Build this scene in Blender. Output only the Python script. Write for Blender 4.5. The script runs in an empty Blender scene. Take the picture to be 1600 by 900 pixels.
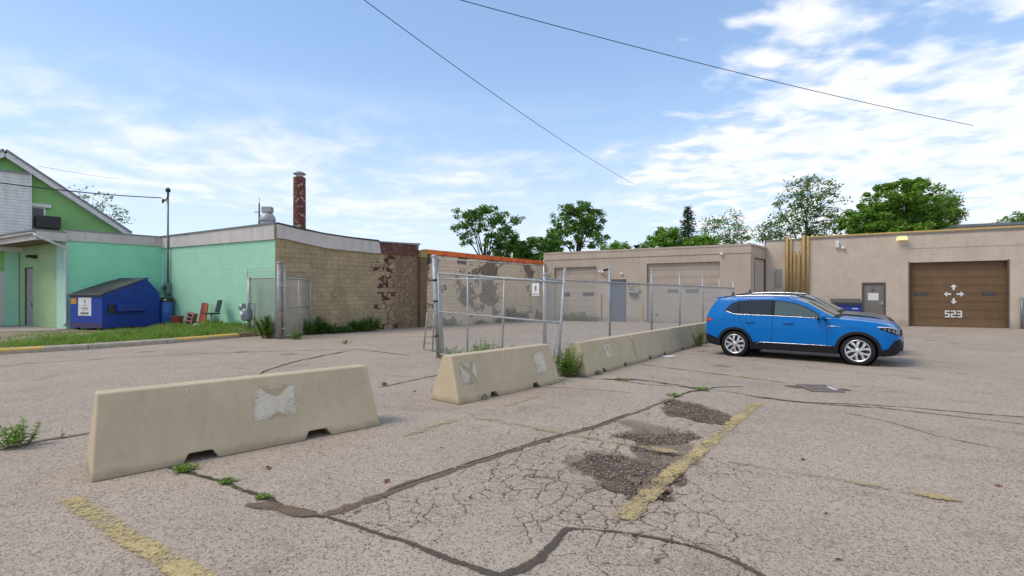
import bpy, bmesh, math, random
import numpy as np
from mathutils import Vector, Matrix
R_ = math.radians
sc = bpy.context.scene
COL = sc.collection
# ------------------------------------------------------------------ camera
FPX, HZ, CH = 770.0, 463.0, 1.6          # focal length in photo pixels, horizon row, eye height
cd = bpy.data.cameras.new('camera'); cam = bpy.data.objects.new('camera', cd); COL.objects.link(cam)
cam.location = (0, 0, CH); cam.rotation_euler = (R_(90), 0, 0)
cd.sensor_width = 36; cd.lens = FPX / 1600 * 36; cd.shift_y = (HZ - 450) / 1600
cd.clip_start = 0.05; cd.clip_end = 3000
sc.camera = cam
# ------------------------------------------------------------------ sky and sun
SUN_EL, SUN_AZ = R_(52), (-0.90, -0.28)   # sun stands behind and left of the camera
w = bpy.data.worlds.new('World'); sc.world = w; w.use_nodes = True
nt = w.node_tree; N = nt.nodes; Lk = nt.links
N.clear()
def nd(t, **k):
    n = N.new(t)
    for a, b in k.items(): setattr(n, a, b)
    return n
out = nd('ShaderNodeOutputWorld'); bg = nd('ShaderNodeBackground'); Lk.new(bg.outputs[0], out.inputs[0])
sky = nd('ShaderNodeTexSky', sky_type='NISHITA', sun_disc=False)
sky.sun_elevation = SUN_EL; sky.sun_rotation = math.atan2(SUN_AZ[0], SUN_AZ[1])
sky.air_density = 1.0; sky.dust_density = 0.6; sky.ozone_density = 2.0
tc = nd('ShaderNodeTexCoord'); sp = nd('ShaderNodeSeparateXYZ'); Lk.new(tc.outputs['Generated'], sp.inputs[0])
def M(op, a, b=None, c=None, clamp=False):
    n = nd('ShaderNodeMath', operation=op); n.use_clamp = clamp
    for i, v in enumerate((a, b, c)):
        if v is None: continue
        if isinstance(v, (int, float)): n.inputs[i].default_value = v
        else: Lk.new(v, n.inputs[i])
    return n.outputs[0]
zz = M('MAXIMUM', sp.outputs[2], 0.0)
zc = M('ADD', zz, 0.10)
px, py = M('DIVIDE', sp.outputs[0], zc), M('DIVIDE', sp.outputs[1], zc)
def vec(x, y, z=0.0):
    n = nd('ShaderNodeCombineXYZ')
    for i, v in enumerate((x, y, z)):
        if isinstance(v, (int, float)): n.inputs[i].default_value = v
        else: Lk.new(v, n.inputs[i])
    return n.outputs[0]
def noise(v, scale, det=6, rough=.55, dist=0.0):
    n = nd('ShaderNodeTexNoise'); n.inputs['Scale'].default_value = scale; n.inputs['Detail'].default_value = det
    n.inputs['Roughness'].default_value = rough; n.inputs['Distortion'].default_value = dist
    Lk.new(v, n.inputs['Vector']); return n.outputs[0]
def ramp(v, a, b):
    n = nd('ShaderNodeMapRange', interpolation_type='SMOOTHSTEP'); Lk.new(v, n.inputs[0])
    n.inputs[1].default_value = a; n.inputs[2].default_value = b; return n.outputs[0]
big = noise(vec(M('ADD', px, 3.1), M('MULTIPLY', py, 1.0)), .55, 3, .5, .2)
fine = noise(vec(px, py, 1.7), 5.2, 7, .52, .4)
fleecy = noise(vec(px, M('MULTIPLY', py, 1.5), 7.3), 4.4, 5, .5, .15)
# a bank of fleecy cloud lies to the right, thin streaks lie low over the rest of the horizon
azim = M('DIVIDE', sp.outputs[0], M('MAXIMUM', M('ABSOLUTE', sp.outputs[1]), .05))
bank = ramp(M('ADD', azim, M('MULTIPLY', M('SUBTRACT', big, .5), .9)), .05, .62)
dens = M('ADD', M('MULTIPLY', fleecy, .80), M('MULTIPLY', fine, .38))
dens = M('ADD', dens, M('MULTIPLY', bank, .34)); dens = M('ADD', dens, M('MULTIPLY', ramp(sp.outputs[2], .42, .24), .12))
cloudA = M('MULTIPLY', ramp(dens, .84, 1.08), ramp(bank, .0, .25))
sv1 = vec(M('MULTIPLY', azim, 1.5), M('MULTIPLY', sp.outputs[2], 7.5), 2.3)
streak = M('ADD', M('MULTIPLY', noise(sv1, 1.15, 6, .55, .5), .78), M('MULTIPLY', fine, .22))
win = M('MULTIPLY', ramp(sp.outputs[2], .40, .22), 1.0)
cloudB = M('MULTIPLY', M('MULTIPLY', ramp(streak, .44, .64), win), .85)
cloud = M('MAXIMUM', cloudA, cloudB)
haze = ramp(sp.outputs[2], .60, -.04)
mixh = nd('ShaderNodeMix', data_type='RGBA'); Lk.new(M('ADD', M('MULTIPLY', M('POWER', haze, 1.25), .56), .36), mixh.inputs[0])
hcol = nd('ShaderNodeMix', data_type='RGBA'); Lk.new(ramp(sp.outputs[2], .02, .50), hcol.inputs[0])
hcol.inputs[6].default_value = (4.9, 5.75, 6.75, 1); hcol.inputs[7].default_value = (2.9, 4.7, 7.6, 1)
Lk.new(sky.outputs[0], mixh.inputs[6]); Lk.new(hcol.outputs[2], mixh.inputs[7])
cc = nd('ShaderNodeMix', data_type='RGBA'); Lk.new(ramp(fine, .30, .66), cc.inputs[0])
cc.inputs[6].default_value = (5.3, 5.75, 6.5, 1); cc.inputs[7].default_value = (6.5, 6.5, 6.6, 1)
mixc = nd('ShaderNodeMix', data_type='RGBA'); Lk.new(M('MULTIPLY', cloud, .92), mixc.inputs[0])
Lk.new(mixh.outputs[2], mixc.inputs[6]); Lk.new(cc.outputs[2], mixc.inputs[7])
Lk.new(mixc.outputs[2], bg.inputs[0]); bg.inputs[1].default_value = 0.11
sd = bpy.data.lights.new('sun', 'SUN'); sd.energy = 1.5; sd.angle = R_(24); sd.color = (1, .88, .72)
so = bpy.data.objects.new('sun', sd); COL.objects.link(so)
hl = math.hypot(*SUN_AZ); sv = Vector((SUN_AZ[0]/hl*math.cos(SUN_EL), SUN_AZ[1]/hl*math.cos(SUN_EL), math.sin(SUN_EL)))
so.rotation_euler = sv.to_track_quat('Z', 'Y').to_euler(); so.location = (-20, -15, 30)
sc.view_settings.view_transform = 'Standard'; sc.view_settings.look = 'None'
sc.view_settings.exposure = 0.62; sc.view_settings.gamma = 1.0
sc.cycles.max_bounces = 6; sc.cycles.transparent_max_bounces = 12

# ------------------------------------------------------------------ helpers
rng = random.Random(7)
def G(x, y, z=0.0):                       # ground point seen at a photo pixel
    d = (CH - z) * FPX / (y - HZ); return Vector(((x - 800) / FPX * d, d, z))
def at(x, y, d):                          # point at depth d seen at a photo pixel
    return Vector(((x - 800) / FPX * d, d, CH + (HZ - y) / FPX * d))
class Wall:                               # a vertical facade from ground point a to b; local x along, local y inwards
    def __init__(s, a, b):
        s.a = Vector((a[0], a[1], 0)); d = Vector((b[0]-a[0], b[1]-a[1], 0)); s.L = d.length; s.d = d.normalized()
        s.rot = math.atan2(s.d.y, s.d.x); s.n = Vector((-s.d.y, s.d.x, 0))
    def uv(s, x, y):
        k = (x - 800) / FPX
        u = (k * s.a.y - s.a.x) / (s.d.x - k * s.d.y); dep = s.a.y + u * s.d.y
        return u, CH + dep * (HZ - y) / FPX
    def p(s, u, inn=0, z=0): return s.a + s.d * u + s.n * inn + Vector((0, 0, z))
def tag(o, label=None, cat=None, group=None, kind=None):
    if label: o['label'] = label
    if cat: o['category'] = cat
    if group: o['group'] = group
    if kind: o['kind'] = kind
    return o
def thing(name, label, cat, loc=(0, 0, 0), rz=0.0, group=None):
    o = bpy.data.objects.new(name, None); COL.objects.link(o); o.location = loc; o.rotation_euler = (0, 0, rz)
    o.empty_display_size = .2
    return tag(o, label, cat, group)
class MB:
    def __init__(s): s.v = []; s.f = []; s.m = []; s.sm = []
    def add(s, vs, fs, mi=0, smooth=False):
        o = len(s.v); s.v += [tuple(p) for p in vs]
        for f in fs: s.f.append([o + i for i in f]); s.m.append(mi); s.sm.append(smooth)
        return s
    def box(s, x0, x1, y0, y1, z0, z1, mi=0, skip=()):
        vs = [(x, y, z) for z in (z0, z1) for y in (y0, y1) for x in (x0, x1)]
        fs = {'b': (0, 2, 3, 1), 't': (4, 5, 7, 6), 'f': (0, 1, 5, 4), 'k': (2, 6, 7, 3), 'l': (0, 4, 6, 2), 'r': (1, 3, 7, 5)}
        return s.add(vs, [fs[k] for k in fs if k not in skip], mi)
    def tube(s, pts, r, n=6, mi=0, cap=True, smooth=True):
        pts = [Vector(p) for p in pts]; rr = r if isinstance(r, (list, tuple)) else [r] * len(pts)
        rings = []
        for i, p in enumerate(pts):
            d = (pts[min(i+1, len(pts)-1)] - pts[max(i-1, 0)]).normalized()
            up = Vector((0, 0, 1)) if abs(d.z) < .95 else Vector((1, 0, 0))
            a = d.cross(up).normalized(); b = d.cross(a)
            rings.append([p + a * math.cos(t) * rr[i] + b * math.sin(t) * rr[i] for t in (2*math.pi*k/n for k in range(n))])
        vs = [q for rg in rings for q in rg]; fs = []
        for i in range(len(pts)-1):
            for k in range(n):
                fs.append((i*n+k, i*n+(k+1) % n, (i+1)*n+(k+1) % n, (i+1)*n+k))
        s.add(vs, fs, mi, smooth)
        if cap: s.add(rings[0], [tuple(range(n))[::-1]], mi); s.add(rings[-1], [tuple(range(n))], mi)
        return s
    def lathe(s, prof, n=24, c=(0, 0, 0), mi=0, axis='z', smooth=True):
        vs = []; fs = []
        for k in range(n):
            t = 2*math.pi*k/n
            for r, z in prof:
                if axis == 'z': vs.append((c[0]+r*math.cos(t), c[1]+r*math.sin(t), c[2]+z))
                else: vs.append((c[0]+r*math.cos(t), c[1]+z, c[2]+r*math.sin(t)))
        m = len(prof)
        for k in range(n):
            for i in range(m-1): fs.append((k*m+i, ((k+1) % n)*m+i, ((k+1) % n)*m+i+1, k*m+i+1))
        return s.add(vs, fs, mi, smooth)
    def prism(s, poly, y0, y1, mi=0):     # poly in (x,z), extruded along y
        n = len(poly); vs = [(p[0], y0, p[1]) for p in poly] + [(p[0], y1, p[1]) for p in poly]
        fs = [tuple(range(n)), tuple(range(2*n-1, n-1, -1))] + [(i, i+n, (i+1) % n+n, (i+1) % n) for i in range(n)]
        return s.add(vs, fs, mi)
    def mesh(s, name, mats, recalc=True):
        me = bpy.data.meshes.new(name); me.from_pydata(s.v, [], s.f)
        for m in (mats if isinstance(mats, (list, tuple)) else [mats]): me.materials.append(m)
        me.polygons.foreach_set('material_index', s.m); me.polygons.foreach_set('use_smooth', s.sm)
        if recalc:
            bm = bmesh.new(); bm.from_mesh(me); bmesh.ops.remove_doubles(bm, verts=bm.verts, dist=1e-5)
            bmesh.ops.recalc_face_normals(bm, faces=bm.faces); bm.to_mesh(me); bm.free()
        me.update(); return me
    def build(s, name, mats, parent=None, loc=(0, 0, 0), rz=0.0, bevel=0, recalc=True, sharp=None):
        me = s.mesh(name, mats, recalc)
        if sharp: me.set_sharp_from_angle(angle=R_(sharp))
        return link(name, me, parent, loc, rz, bevel)
def link(name, me, parent=None, loc=(0, 0, 0), rz=0.0, bevel=0):
    o = bpy.data.objects.new(name, me); COL.objects.link(o); o.parent = parent; o.location = loc; o.rotation_euler = (0, 0, rz)
    if bevel:
        b = o.modifiers.new('bevel', 'BEVEL'); b.width = bevel; b.segments = 2; b.limit_method = 'ANGLE'; b.angle_limit = R_(35)
    return o
def kids(o): return [c for c in bpy.data.objects if c.parent == o]
def copy_tree(o, parent=None):
    c = o.copy(); COL.objects.link(c); c.parent = parent
    for k in kids(o): copy_tree(k, c)
    return c
def rel(p, root): return Vector(p) - root.location

# ------------------------------------------------------------------ materials
MATS = {}
class NT:
    def __init__(s, name):
        s.m = bpy.data.materials.new(name); s.m.use_nodes = True; s.t = s.m.node_tree; s.n = s.t.nodes
        s.b = s.n['Principled BSDF']
    def node(s, t, **k):
        n = s.n.new(t)
        for a, b in k.items(): setattr(n, a, b)
        return n
    def l(s, a, b): s.t.links.new(a, b)
    def put(s, sock, v):
        if isinstance(v, (int, float)): sock.default_value = v
        elif isinstance(v, tuple): sock.default_value = v if len(v) == len(sock.default_value) else (*v, 1)
        else: s.l(v, sock)
    def pos(s): return s.node('ShaderNodeNewGeometry').outputs['Position']
    def obj(s): return s.node('ShaderNodeTexCoord').outputs['Object']
    def mapping(s, v, sc_):
        n = s.node('ShaderNodeMapping'); s.l(v, n.inputs[0]); n.inputs['Scale'].default_value = sc_; return n.outputs[0]
    def noise(s, v, scale, det=5, rough=.6, dist=0):
        n = s.node('ShaderNodeTexNoise'); s.l(v, n.inputs['Vector']); n.inputs['Scale'].default_value = scale
        n.inputs['Detail'].default_value = det; n.inputs['Roughness'].default_value = rough; n.inputs['Distortion'].default_value = dist
        return n.outputs[0]
    def voro(s, v, scale, feat='F1', outp='Distance'):
        n = s.node('ShaderNodeTexVoronoi', feature=feat); s.l(v, n.inputs['Vector']); n.inputs['Scale'].default_value = scale
        return n.outputs[outp]
    def rng(s, v, a, b, c=0., d=1.):
        n = s.node('ShaderNodeMapRange', interpolation_type='SMOOTHSTEP'); s.l(v, n.inputs[0])
        for i, q in enumerate((a, b, c, d)): n.inputs[i+1].default_value = q
        return n.outputs[0]
    def math(s, op, a, b=0.):
        n = s.node('ShaderNodeMath', operation=op); s.put(n.inputs[0], a); s.put(n.inputs[1], b); return n.outputs[0]
    def mix(s, f, a, b, mode='MIX'):
        n = s.node('ShaderNodeMix', data_type='RGBA', blend_type=mode); s.put(n.inputs[0], f); s.put(n.inputs[6], a); s.put(n.inputs[7], b)
        return n.outputs[2]
    def bump(s, h, st=.3, dist=.02):
        n = s.node('ShaderNodeBump'); n.inputs['Strength'].default_value = st; n.inputs['Distance'].default_value = dist
        s.l(h, n.inputs['Height']); s.l(n.outputs[0], s.b.inputs['Normal'])
    def fin(s, col=None, rough=.8, metal=0., spec=None):
        if col is not None: s.put(s.b.inputs['Base Color'], col)
        s.put(s.b.inputs['Roughness'], rough); s.put(s.b.inputs['Metallic'], metal)
        if spec is not None: s.b.inputs['Specular IOR Level'].default_value = spec
        return s.m
def plain(name, c, c2=None, scale=6., rough=.7, metal=0., bump=0., bscale=40., stain=None, stain_amt=.5, stain_scale=(1, 1, 1)):
    q = NT(name); p = q.pos(); c2 = c2 or tuple(x*.8 for x in c)
    col = q.mix(q.rng(q.noise(p, scale, 6, .65), .3, .7), c, c2)
    if stain:
        n = q.noise(q.mapping(p, stain_scale), 2.2, 6, .7)
        col = q.mix(q.math('MULTIPLY', q.rng(n, .45, .72), stain_amt), col, stain)
    if bump: q.bump(q.noise(p, bscale, 4, .6), bump, .01)
    return q.fin(col, rough, metal)
galv = plain('galvanised', (.44, .45, .44), (.33, .335, .33), 9, .5, .3, .1, 60, stain=(.25, .2, .16), stain_amt=.25)
rustgalv = plain('rusty_galvanised', (.42, .42, .42), (.28, .27, .26), 7, .6, .4, .15, 50, stain=(.22, .09, .04), stain_amt=.75)
meshwire = plain('chain_wire', (.54, .52, .48), (.44, .42, .39), 9, .5, .15)
darkmetal = plain('dark_metal', (.035, .035, .037), (.06, .055, .05), 8, .5, .3)
greymetal = plain('grey_metal', (.27, .28, .28), (.19, .20, .20), 8, .5, .5, .05)
rubber = plain('rubber', (.012, .012, .013), (.02, .02, .02), 20, .75)
whitep = plain('white_paint', (.78, .77, .74), (.66, .65, .62), 4, .6, stain=(.42, .38, .32), stain_amt=.35, stain_scale=(1, 1, .25))
blackp = plain('black_paint', (.02, .02, .022), (.03, .03, .03), 8, .5)
yellowp = plain('yellow_paint', (.52, .33, .085), (.42, .26, .07), 7, .6, stain=(.25, .17, .08), stain_amt=.4)

def wall_paint(name, c, c2, stain, amt=.4, peel=None, peel_c=None, joint=.0, low_dirt=None):
    q = NT(name); p = q.pos()
    col = q.mix(q.rng(q.noise(p, 1.1, 6, .65), .3, .7), c, c2)
    col = q.mix(q.math('MULTIPLY', q.rng(q.noise(q.mapping(p, (2.2, 2.2, .35)), 1.6, 6, .7), .48, .75), amt), col, stain)
    col = q.mix(q.math('MULTIPLY', q.rng(q.noise(p, 28, 4, .6), .45, .75), .18), col, stain)
    if peel is not None:
        n = q.noise(q.mapping(p, (1, 1, 1.3)), 2.6, 8, .72)
        col = q.mix(q.rng(n, peel, peel + .02), col, peel_c)
    if low_dirt:
        s = q.node('ShaderNodeSeparateXYZ'); q.l(p, s.inputs[0])
        h = q.math('ADD', s.outputs[2], q.math('MULTIPLY', q.noise(p, 3, 5), .5))
        col = q.mix(q.rng(h, .75, .3, 0, .55), col, low_dirt)
    q.bump(q.noise(p, 55, 5, .65), .18, .006)
    return q.fin(col, .85)
beige = wall_paint('beige_block_paint', (.585, .48, .375), (.52, .42, .325), (.37, .285, .21), .34, low_dirt=(.27, .22, .17))
beige2 = wall_paint('taupe_block_paint', (.50, .41, .32), (.44, .355, .275), (.31, .245, .185), .34, low_dirt=(.22, .18, .14))
mint = wall_paint('mint_block_paint', (.37, .68, .47), (.325, .63, .43), (.44, .62, .46), .45)
mint2 = wall_paint('green_block_paint', (.31, .78, .49), (.27, .72, .44), (.39, .70, .47), .45)
lime = wall_paint('lime_block_paint', (.31, .47, .22), (.37, .52, .27), (.50, .55, .34), .5)
stucco = wall_paint('green_stucco', (.27, .52, .18), (.23, .47, .155), (.31, .52, .23), .4)
whiteblock = wall_paint('white_block_paint', (.62, .61, .56), (.54, .53, .48), (.40, .38, .33), .5)
fascia_w = wall_paint('pale_fascia', (.62, .57, .52), (.54, .495, .45), (.32, .29, .26), .55)
q = NT('barrier_concrete'); p_ = q.pos()
col = q.mix(q.rng(q.noise(p_, 1.6, 6, .65), .3, .7), (.555, .44, .285), (.485, .385, .245))
col = q.mix(q.math('MULTIPLY', q.rng(q.noise(q.mapping(p_, (9, 9, .5)), 1.5, 5, .65), .46, .72), .28), col, (.34, .27, .18))
col = q.mix(q.math('MULTIPLY', q.rng(q.noise(p_, 3.1, 5, .7), .60, .74), .35), col, (.60, .53, .42))
sx = q.node('ShaderNodeSeparateXYZ'); q.l(p_, sx.inputs[0])
col = q.mix(q.math('MULTIPLY', q.rng(q.math('ADD', sx.outputs[2], q.math('MULTIPLY', q.noise(p_, 5, 5), .12)), .17, .05), .7), col, (.22, .17, .105))
pit = q.rng(q.math('ADD', q.voro(p_, 17), q.math('MULTIPLY', q.noise(p_, 2.5, 2), .10)), .13, .07); col = q.mix(q.math('MULTIPLY', pit, .55), col, (.17, .135, .09))
q.bump(q.math('ADD', q.math('MULTIPLY', pit, -.7), q.math('MULTIPLY', q.noise(p_, 60, 5, .7), .5)), .4, .008); concrete = q.fin(col, .9)
kerbc = plain('kerb_concrete', (.44, .38, .30), (.36, .31, .25), 5, .9, 0, .3, 50, stain=(.24, .2, .16), stain_amt=.5)
padc = plain('pad_concrete', (.40, .34, .29), (.34, .29, .25), 2, .9, 0, .2, 50, stain=(.24, .2, .16), stain_amt=.5)
soil = plain('dry_soil', (.33, .25, .17), (.22, .17, .10), 3, .95, 0, .5, 30, stain=(.12, .14, .05), stain_amt=.6)
roofing = plain('tar_roofing', (.09, .085, .08), (.14, .13, .12), 2, .9, 0, .2, 60)
shingle = plain('grey_shingle', (.30, .29, .29), (.22, .21, .21), 5, .9)

WBP = (-6.0, 24.13)                        # where the side wall has lost its face
def mat_brown():
    q = NT('brown_weathered_block'); p = q.pos()
    col = q.mix(q.rng(q.noise(p, 1.3, 7, .7), .32, .68), (.47, .36, .205), (.35, .27, .16))
    col = q.mix(q.math('MULTIPLY', q.rng(q.noise(q.mapping(p, (3, 3, .5)), 1.4, 7, .75), .50, .72), .6), col, (.13, .10, .07))
    col = q.mix(q.rng(q.noise(p, 5.5, 5, .6), .70, .72), col, (.68, .60, .46))
    cx_ = WBP
    vr = q.node('ShaderNodeVectorMath', operation='DISTANCE'); q.l(q.mapping(p, (1, 1, 0)), vr.inputs[0]); vr.inputs[1].default_value = (cx_[0], cx_[1], 0)
    rz_ = q.math('ADD', q.rng(vr.outputs['Value'], .15, .95, .13, -.20), q.noise(q.mapping(p, (1, 1, .9)), 4.6, 9, .82))
    col = q.mix(q.rng(rz_, .60, .64), col, (.30, .21, .12)); col = q.mix(q.rng(rz_, .66, .69), col, (.11, .035, .022))
    # the render has gone to crumbs near the pier
    vd = q.node('ShaderNodeVectorMath', operation='DISTANCE'); q.l(q.mapping(p, (1, 1, 0)), vd.inputs[0]); vd.inputs[1].default_value = (-4.9, 25.4, 0)
    zone = q.rng(q.math('ADD', vd.outputs['Value'], q.math('MULTIPLY', q.noise(p, 2.6, 6, .7), 1.1)), 2.15, 1.75)
    mot = q.mix(q.rng(q.noise(p, 4.2, 8, .75), .46, .52), (.235, .15, .075), (.17, .105, .06))
    mot = q.mix(q.rng(q.noise(q.mapping(p, (1.3, 1.3, 1)), 6.3, 6, .75), .575, .60), mot, (.48, .41, .33)); mot = q.mix(q.rng(q.noise(p, 7.7, 6, .7), .60, .63), mot, (.075, .05, .035))
    col = q.mix(q.math('MULTIPLY', zone, .9), col, mot)
    oi = q.node('ShaderNodeObjectInfo'); col = q.mix(q.rng(oi.outputs['Random'], 0, 1, 0, .28), col, (.20, .15, .09))
    q.bump(q.noise(p, 40, 6, .7), .45, .012); return q.fin(col, .92)
def mat_peel():
    q = NT('peeling_painted_block'); p = q.pos()
    paint = q.mix(q.rng(q.noise(p, 2.0, 6, .7), .3, .7), (.74, .58, .40), (.62, .485, .33))
    bare = q.mix(q.rng(q.noise(p, 4.0, 6, .7), .3, .7), (.235, .185, .135), (.175, .135, .10))
    oi = q.node('ShaderNodeObjectInfo')
    n = q.math('ADD', q.noise(p, .62, 8, .68, .3), q.math('MULTIPLY', oi.outputs['Random'], .05))
    col = q.mix(q.rng(n, .495, .51), bare, paint)
    col = q.mix(q.math('MULTIPLY', q.rng(q.noise(p, 3.2, 7, .75), .59, .63), .8), col, (.12, .095, .07))
    q.bump(q.noise(p, 40, 6, .7), .4, .012); return q.fin(col, .92)
brownblock, peelblock = mat_brown(), mat_peel()
mortar = plain('old_mortar', (.36, .27, .155), (.24, .18, .11), 3, .95, 0, .4, 40)
redrust = plain('exposed_red_brick', (.125, .038, .025), (.06, .025, .018), 7, .95, 0, .8, 25, stain=(.24, .16, .10), stain_amt=.35)
orange = plain('orange_coping', (.80, .21, .02), (.62, .05, .02), 1.6, .6, 0, .2, 30, stain=(.25, .08, .03), stain_amt=.45, stain_scale=(1, 1, 2))
crumb_a = plain('crumbled_brown', (.23, .145, .08), (.16, .10, .06), 6, .95, 0, .5, 30)
crumb_b = plain('crumbled_pale', (.42, .37, .31), (.33, .28, .23), 6, .95, 0, .5, 30)
crumb_c = plain('crumbled_dark', (.085, .06, .045), (.13, .09, .06), 6, .95, 0, .5, 30)
redbrown = plain('red_brown_board', (.14, .045, .035), (.09, .035, .028), 3, .8, 0, .2, 30, stain=(.30, .24, .18), stain_amt=.5)

# ground: worn pale asphalt, real cracks and potholes are in the mesh (attributes crack, hole)
def mat_asphalt():
    q = NT('worn_asphalt'); p = q.pos()
    big = q.rng(q.noise(p, .35, 6, .62), .3, .7); mid = q.rng(q.noise(p, 2.1, 6, .65), .32, .7)
    col = q.mix(big, (.435, .346, .26), (.345, .272, .205))
    col = q.mix(q.math('MULTIPLY', mid, .40), col, (.47, .37, .275))
    col = q.mix(q.math('MULTIPLY', q.rng(q.noise(q.mapping(p, (.5, 1.2, 1)), .8, 6, .7), .52, .74), .5), col, (.245, .185, .135))
    col = q.mix(q.math('MULTIPLY', q.rng(q.noise(p, 1.15, 3, .5, .6), .60, .72), .40), col, (.19, .145, .11))
    col = q.mix(q.math('MULTIPLY', q.rng(q.noise(q.mapping(p, (.9, .12, 1)), 1.3, 5, .65), .55, .70), .30), col, (.52, .42, .32))
    bl = q.voro(p, .55); col = q.mix(q.math('MULTIPLY', q.rng(q.math('ADD', bl, q.math('MULTIPLY', q.noise(p, 6, 4), .16)), .25, .14), .75), col, (.13, .10, .078))
    cellc = q.voro(p, 105, 'F1', 'Color'); s = q.node('ShaderNodeSeparateColor'); q.l(cellc, s.inputs[0])
    col = q.mix(q.rng(s.outputs[0], .70, .95, 0, .55), col, (.54, .455, .37))
    col = q.mix(q.rng(s.outputs[1], .72, .95, 0, .80), col, (.11, .085, .065))
    cell2 = q.voro(p, 48, 'F1', 'Color'); s2 = q.node('ShaderNodeSeparateColor'); q.l(cell2, s2.inputs[0])
    col = q.mix(q.rng(s2.outputs[0], .80, .98, 0, .5), col, (.15, .125, .105))
    col = q.mix(q.rng(s2.outputs[1], .84, .99, 0, .5), col, (.48, .42, .36))
    dark = q.rng(q.noise(p, 26, 6, .8), .58, .70, 0, .62); col = q.mix(dark, col, (.10, .08, .06))
    hole = q.node('ShaderNodeAttribute', attribute_name='hole').outputs['Fac']
    crack = q.node('ShaderNodeAttribute', attribute_name='crack').outputs['Fac']
    hc = q.mix(q.rng(q.noise(p, 16, 6, .75), .32, .68), (.048, .030, .019), (.155, .103, .068))
    hc = q.mix(q.rng(s2.outputs[2], .78, .97, 0, .6), hc, (.27, .20, .15))
    hc = q.mix(q.rng(q.noise(p, 2.6, 4), .42, .62, 0, .6), hc, (.20, .15, .105))
    col = q.mix(hole, col, hc)
    col = q.mix(q.rng(crack, .15, .80, 0, .80), col, (.085, .058, .037))
    h = q.math('ADD', q.math('MULTIPLY', q.voro(p, 105), .8), q.math('MULTIPLY', q.noise(p, 60, 4, .7), 1.0))
    q.bump(h, .55, .006); return q.fin(col, .93, 0, .3)
asphalt = mat_asphalt()
def mat_line(name, c, wear, soft=.05, edge=.16, var=.6):
    q = NT(name); p = q.pos()
    n = q.math('ADD', q.math('MULTIPLY', q.noise(p, 42, 6, .75), .62), q.math('MULTIPLY', q.noise(p, 3.0, 5, .6), .46))
    n = q.math('ADD', n, q.math('MULTIPLY', q.math('POWER', q.node('ShaderNodeAttribute', attribute_name='edge').outputs['Fac'], 2.0), edge))
    col = q.mix(q.rng(q.noise(p, 34, 5, .75), .3, .7), c, tuple(x*var for x in c)); q.bump(q.noise(p, 70, 4, .7), .5, .006); q.fin(col, .92, 0, .2)
    tr = q.node('ShaderNodeBsdfTransparent'); mx = q.node('ShaderNodeMixShader')
    q.l(q.rng(n, wear, wear + soft), mx.inputs[0]); q.l(q.b.outputs[0], mx.inputs[1]); q.l(tr.outputs[0], mx.inputs[2])
    q.l(mx.outputs[0], q.n['Material Output'].inputs[0]); return q.m
line_ok = mat_line('worn_yellow_line', (.58, .45, .21), .515, .12, .07)
line_mid = mat_line('faded_yellow_line', (.52, .40, .20), .51, .12, .06)
line_bad = mat_line('nearly_gone_yellow_line', (.50, .40, .24), .455, .12, .08)
tar = mat_line('sealed_tar_seam', (.125, .10, .078), .545, .14, .26)
dirtseam = mat_line('dirt_filled_seam', (.21, .15, .10), .56, .16, .26)
moss = mat_line('mossy_seam', (.085, .075, .035), .56, .10, .2)

def mat_leaf(name, c, c2, trans=.32):
    q = NT(name); oi = q.node('ShaderNodeNewGeometry')
    col = q.mix(oi.outputs['Random Per Island'], c, c2); q.fin(col, .6)
    t = q.node('ShaderNodeBsdfTranslucent'); q.l(q.mix(.5, col, (.25, .4, .03)), t.inputs[0]); mx = q.node('ShaderNodeMixShader'); mx.inputs[0].default_value = trans
    q.l(q.b.outputs[0], mx.inputs[1]); q.l(t.outputs[0], mx.inputs[2]); q.l(mx.outputs[0], q.n['Material Output'].inputs[0]); return q.m
leaf_dark = mat_leaf('leaf_dark', (.045, .13, .022), (.12, .23, .035))
leaf_mid = mat_leaf('leaf_mid', (.06, .20, .02), (.17, .36, .035))
leaf_bright = mat_leaf('leaf_bright', (.16, .34, .025), (.30, .46, .04))
leaf_sparse = mat_leaf('leaf_olive', (.09, .14, .035), (.17, .21, .06))
leaf_spruce = mat_leaf('needle_green', (.022, .05, .022), (.045, .08, .035), .1)
leaf_weed = mat_leaf('weed_green', (.17, .34, .035), (.33, .47, .07))
leaf_weed2 = mat_leaf('weed_dark_green', (.075, .19, .03), (.15, .28, .04))
grassm = mat_leaf('grass_blade', (.09, .26, .02), (.24, .42, .05))
grassdry = mat_leaf('grass_dry', (.24, .24, .08), (.34, .29, .12))
bark = plain('bark', (.09, .07, .05), (.05, .04, .03), 9, .95, 0, .5, 30)
stemm = plain('weed_stem', (.14, .17, .06), (.16, .10, .05), 9, .8)

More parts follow.
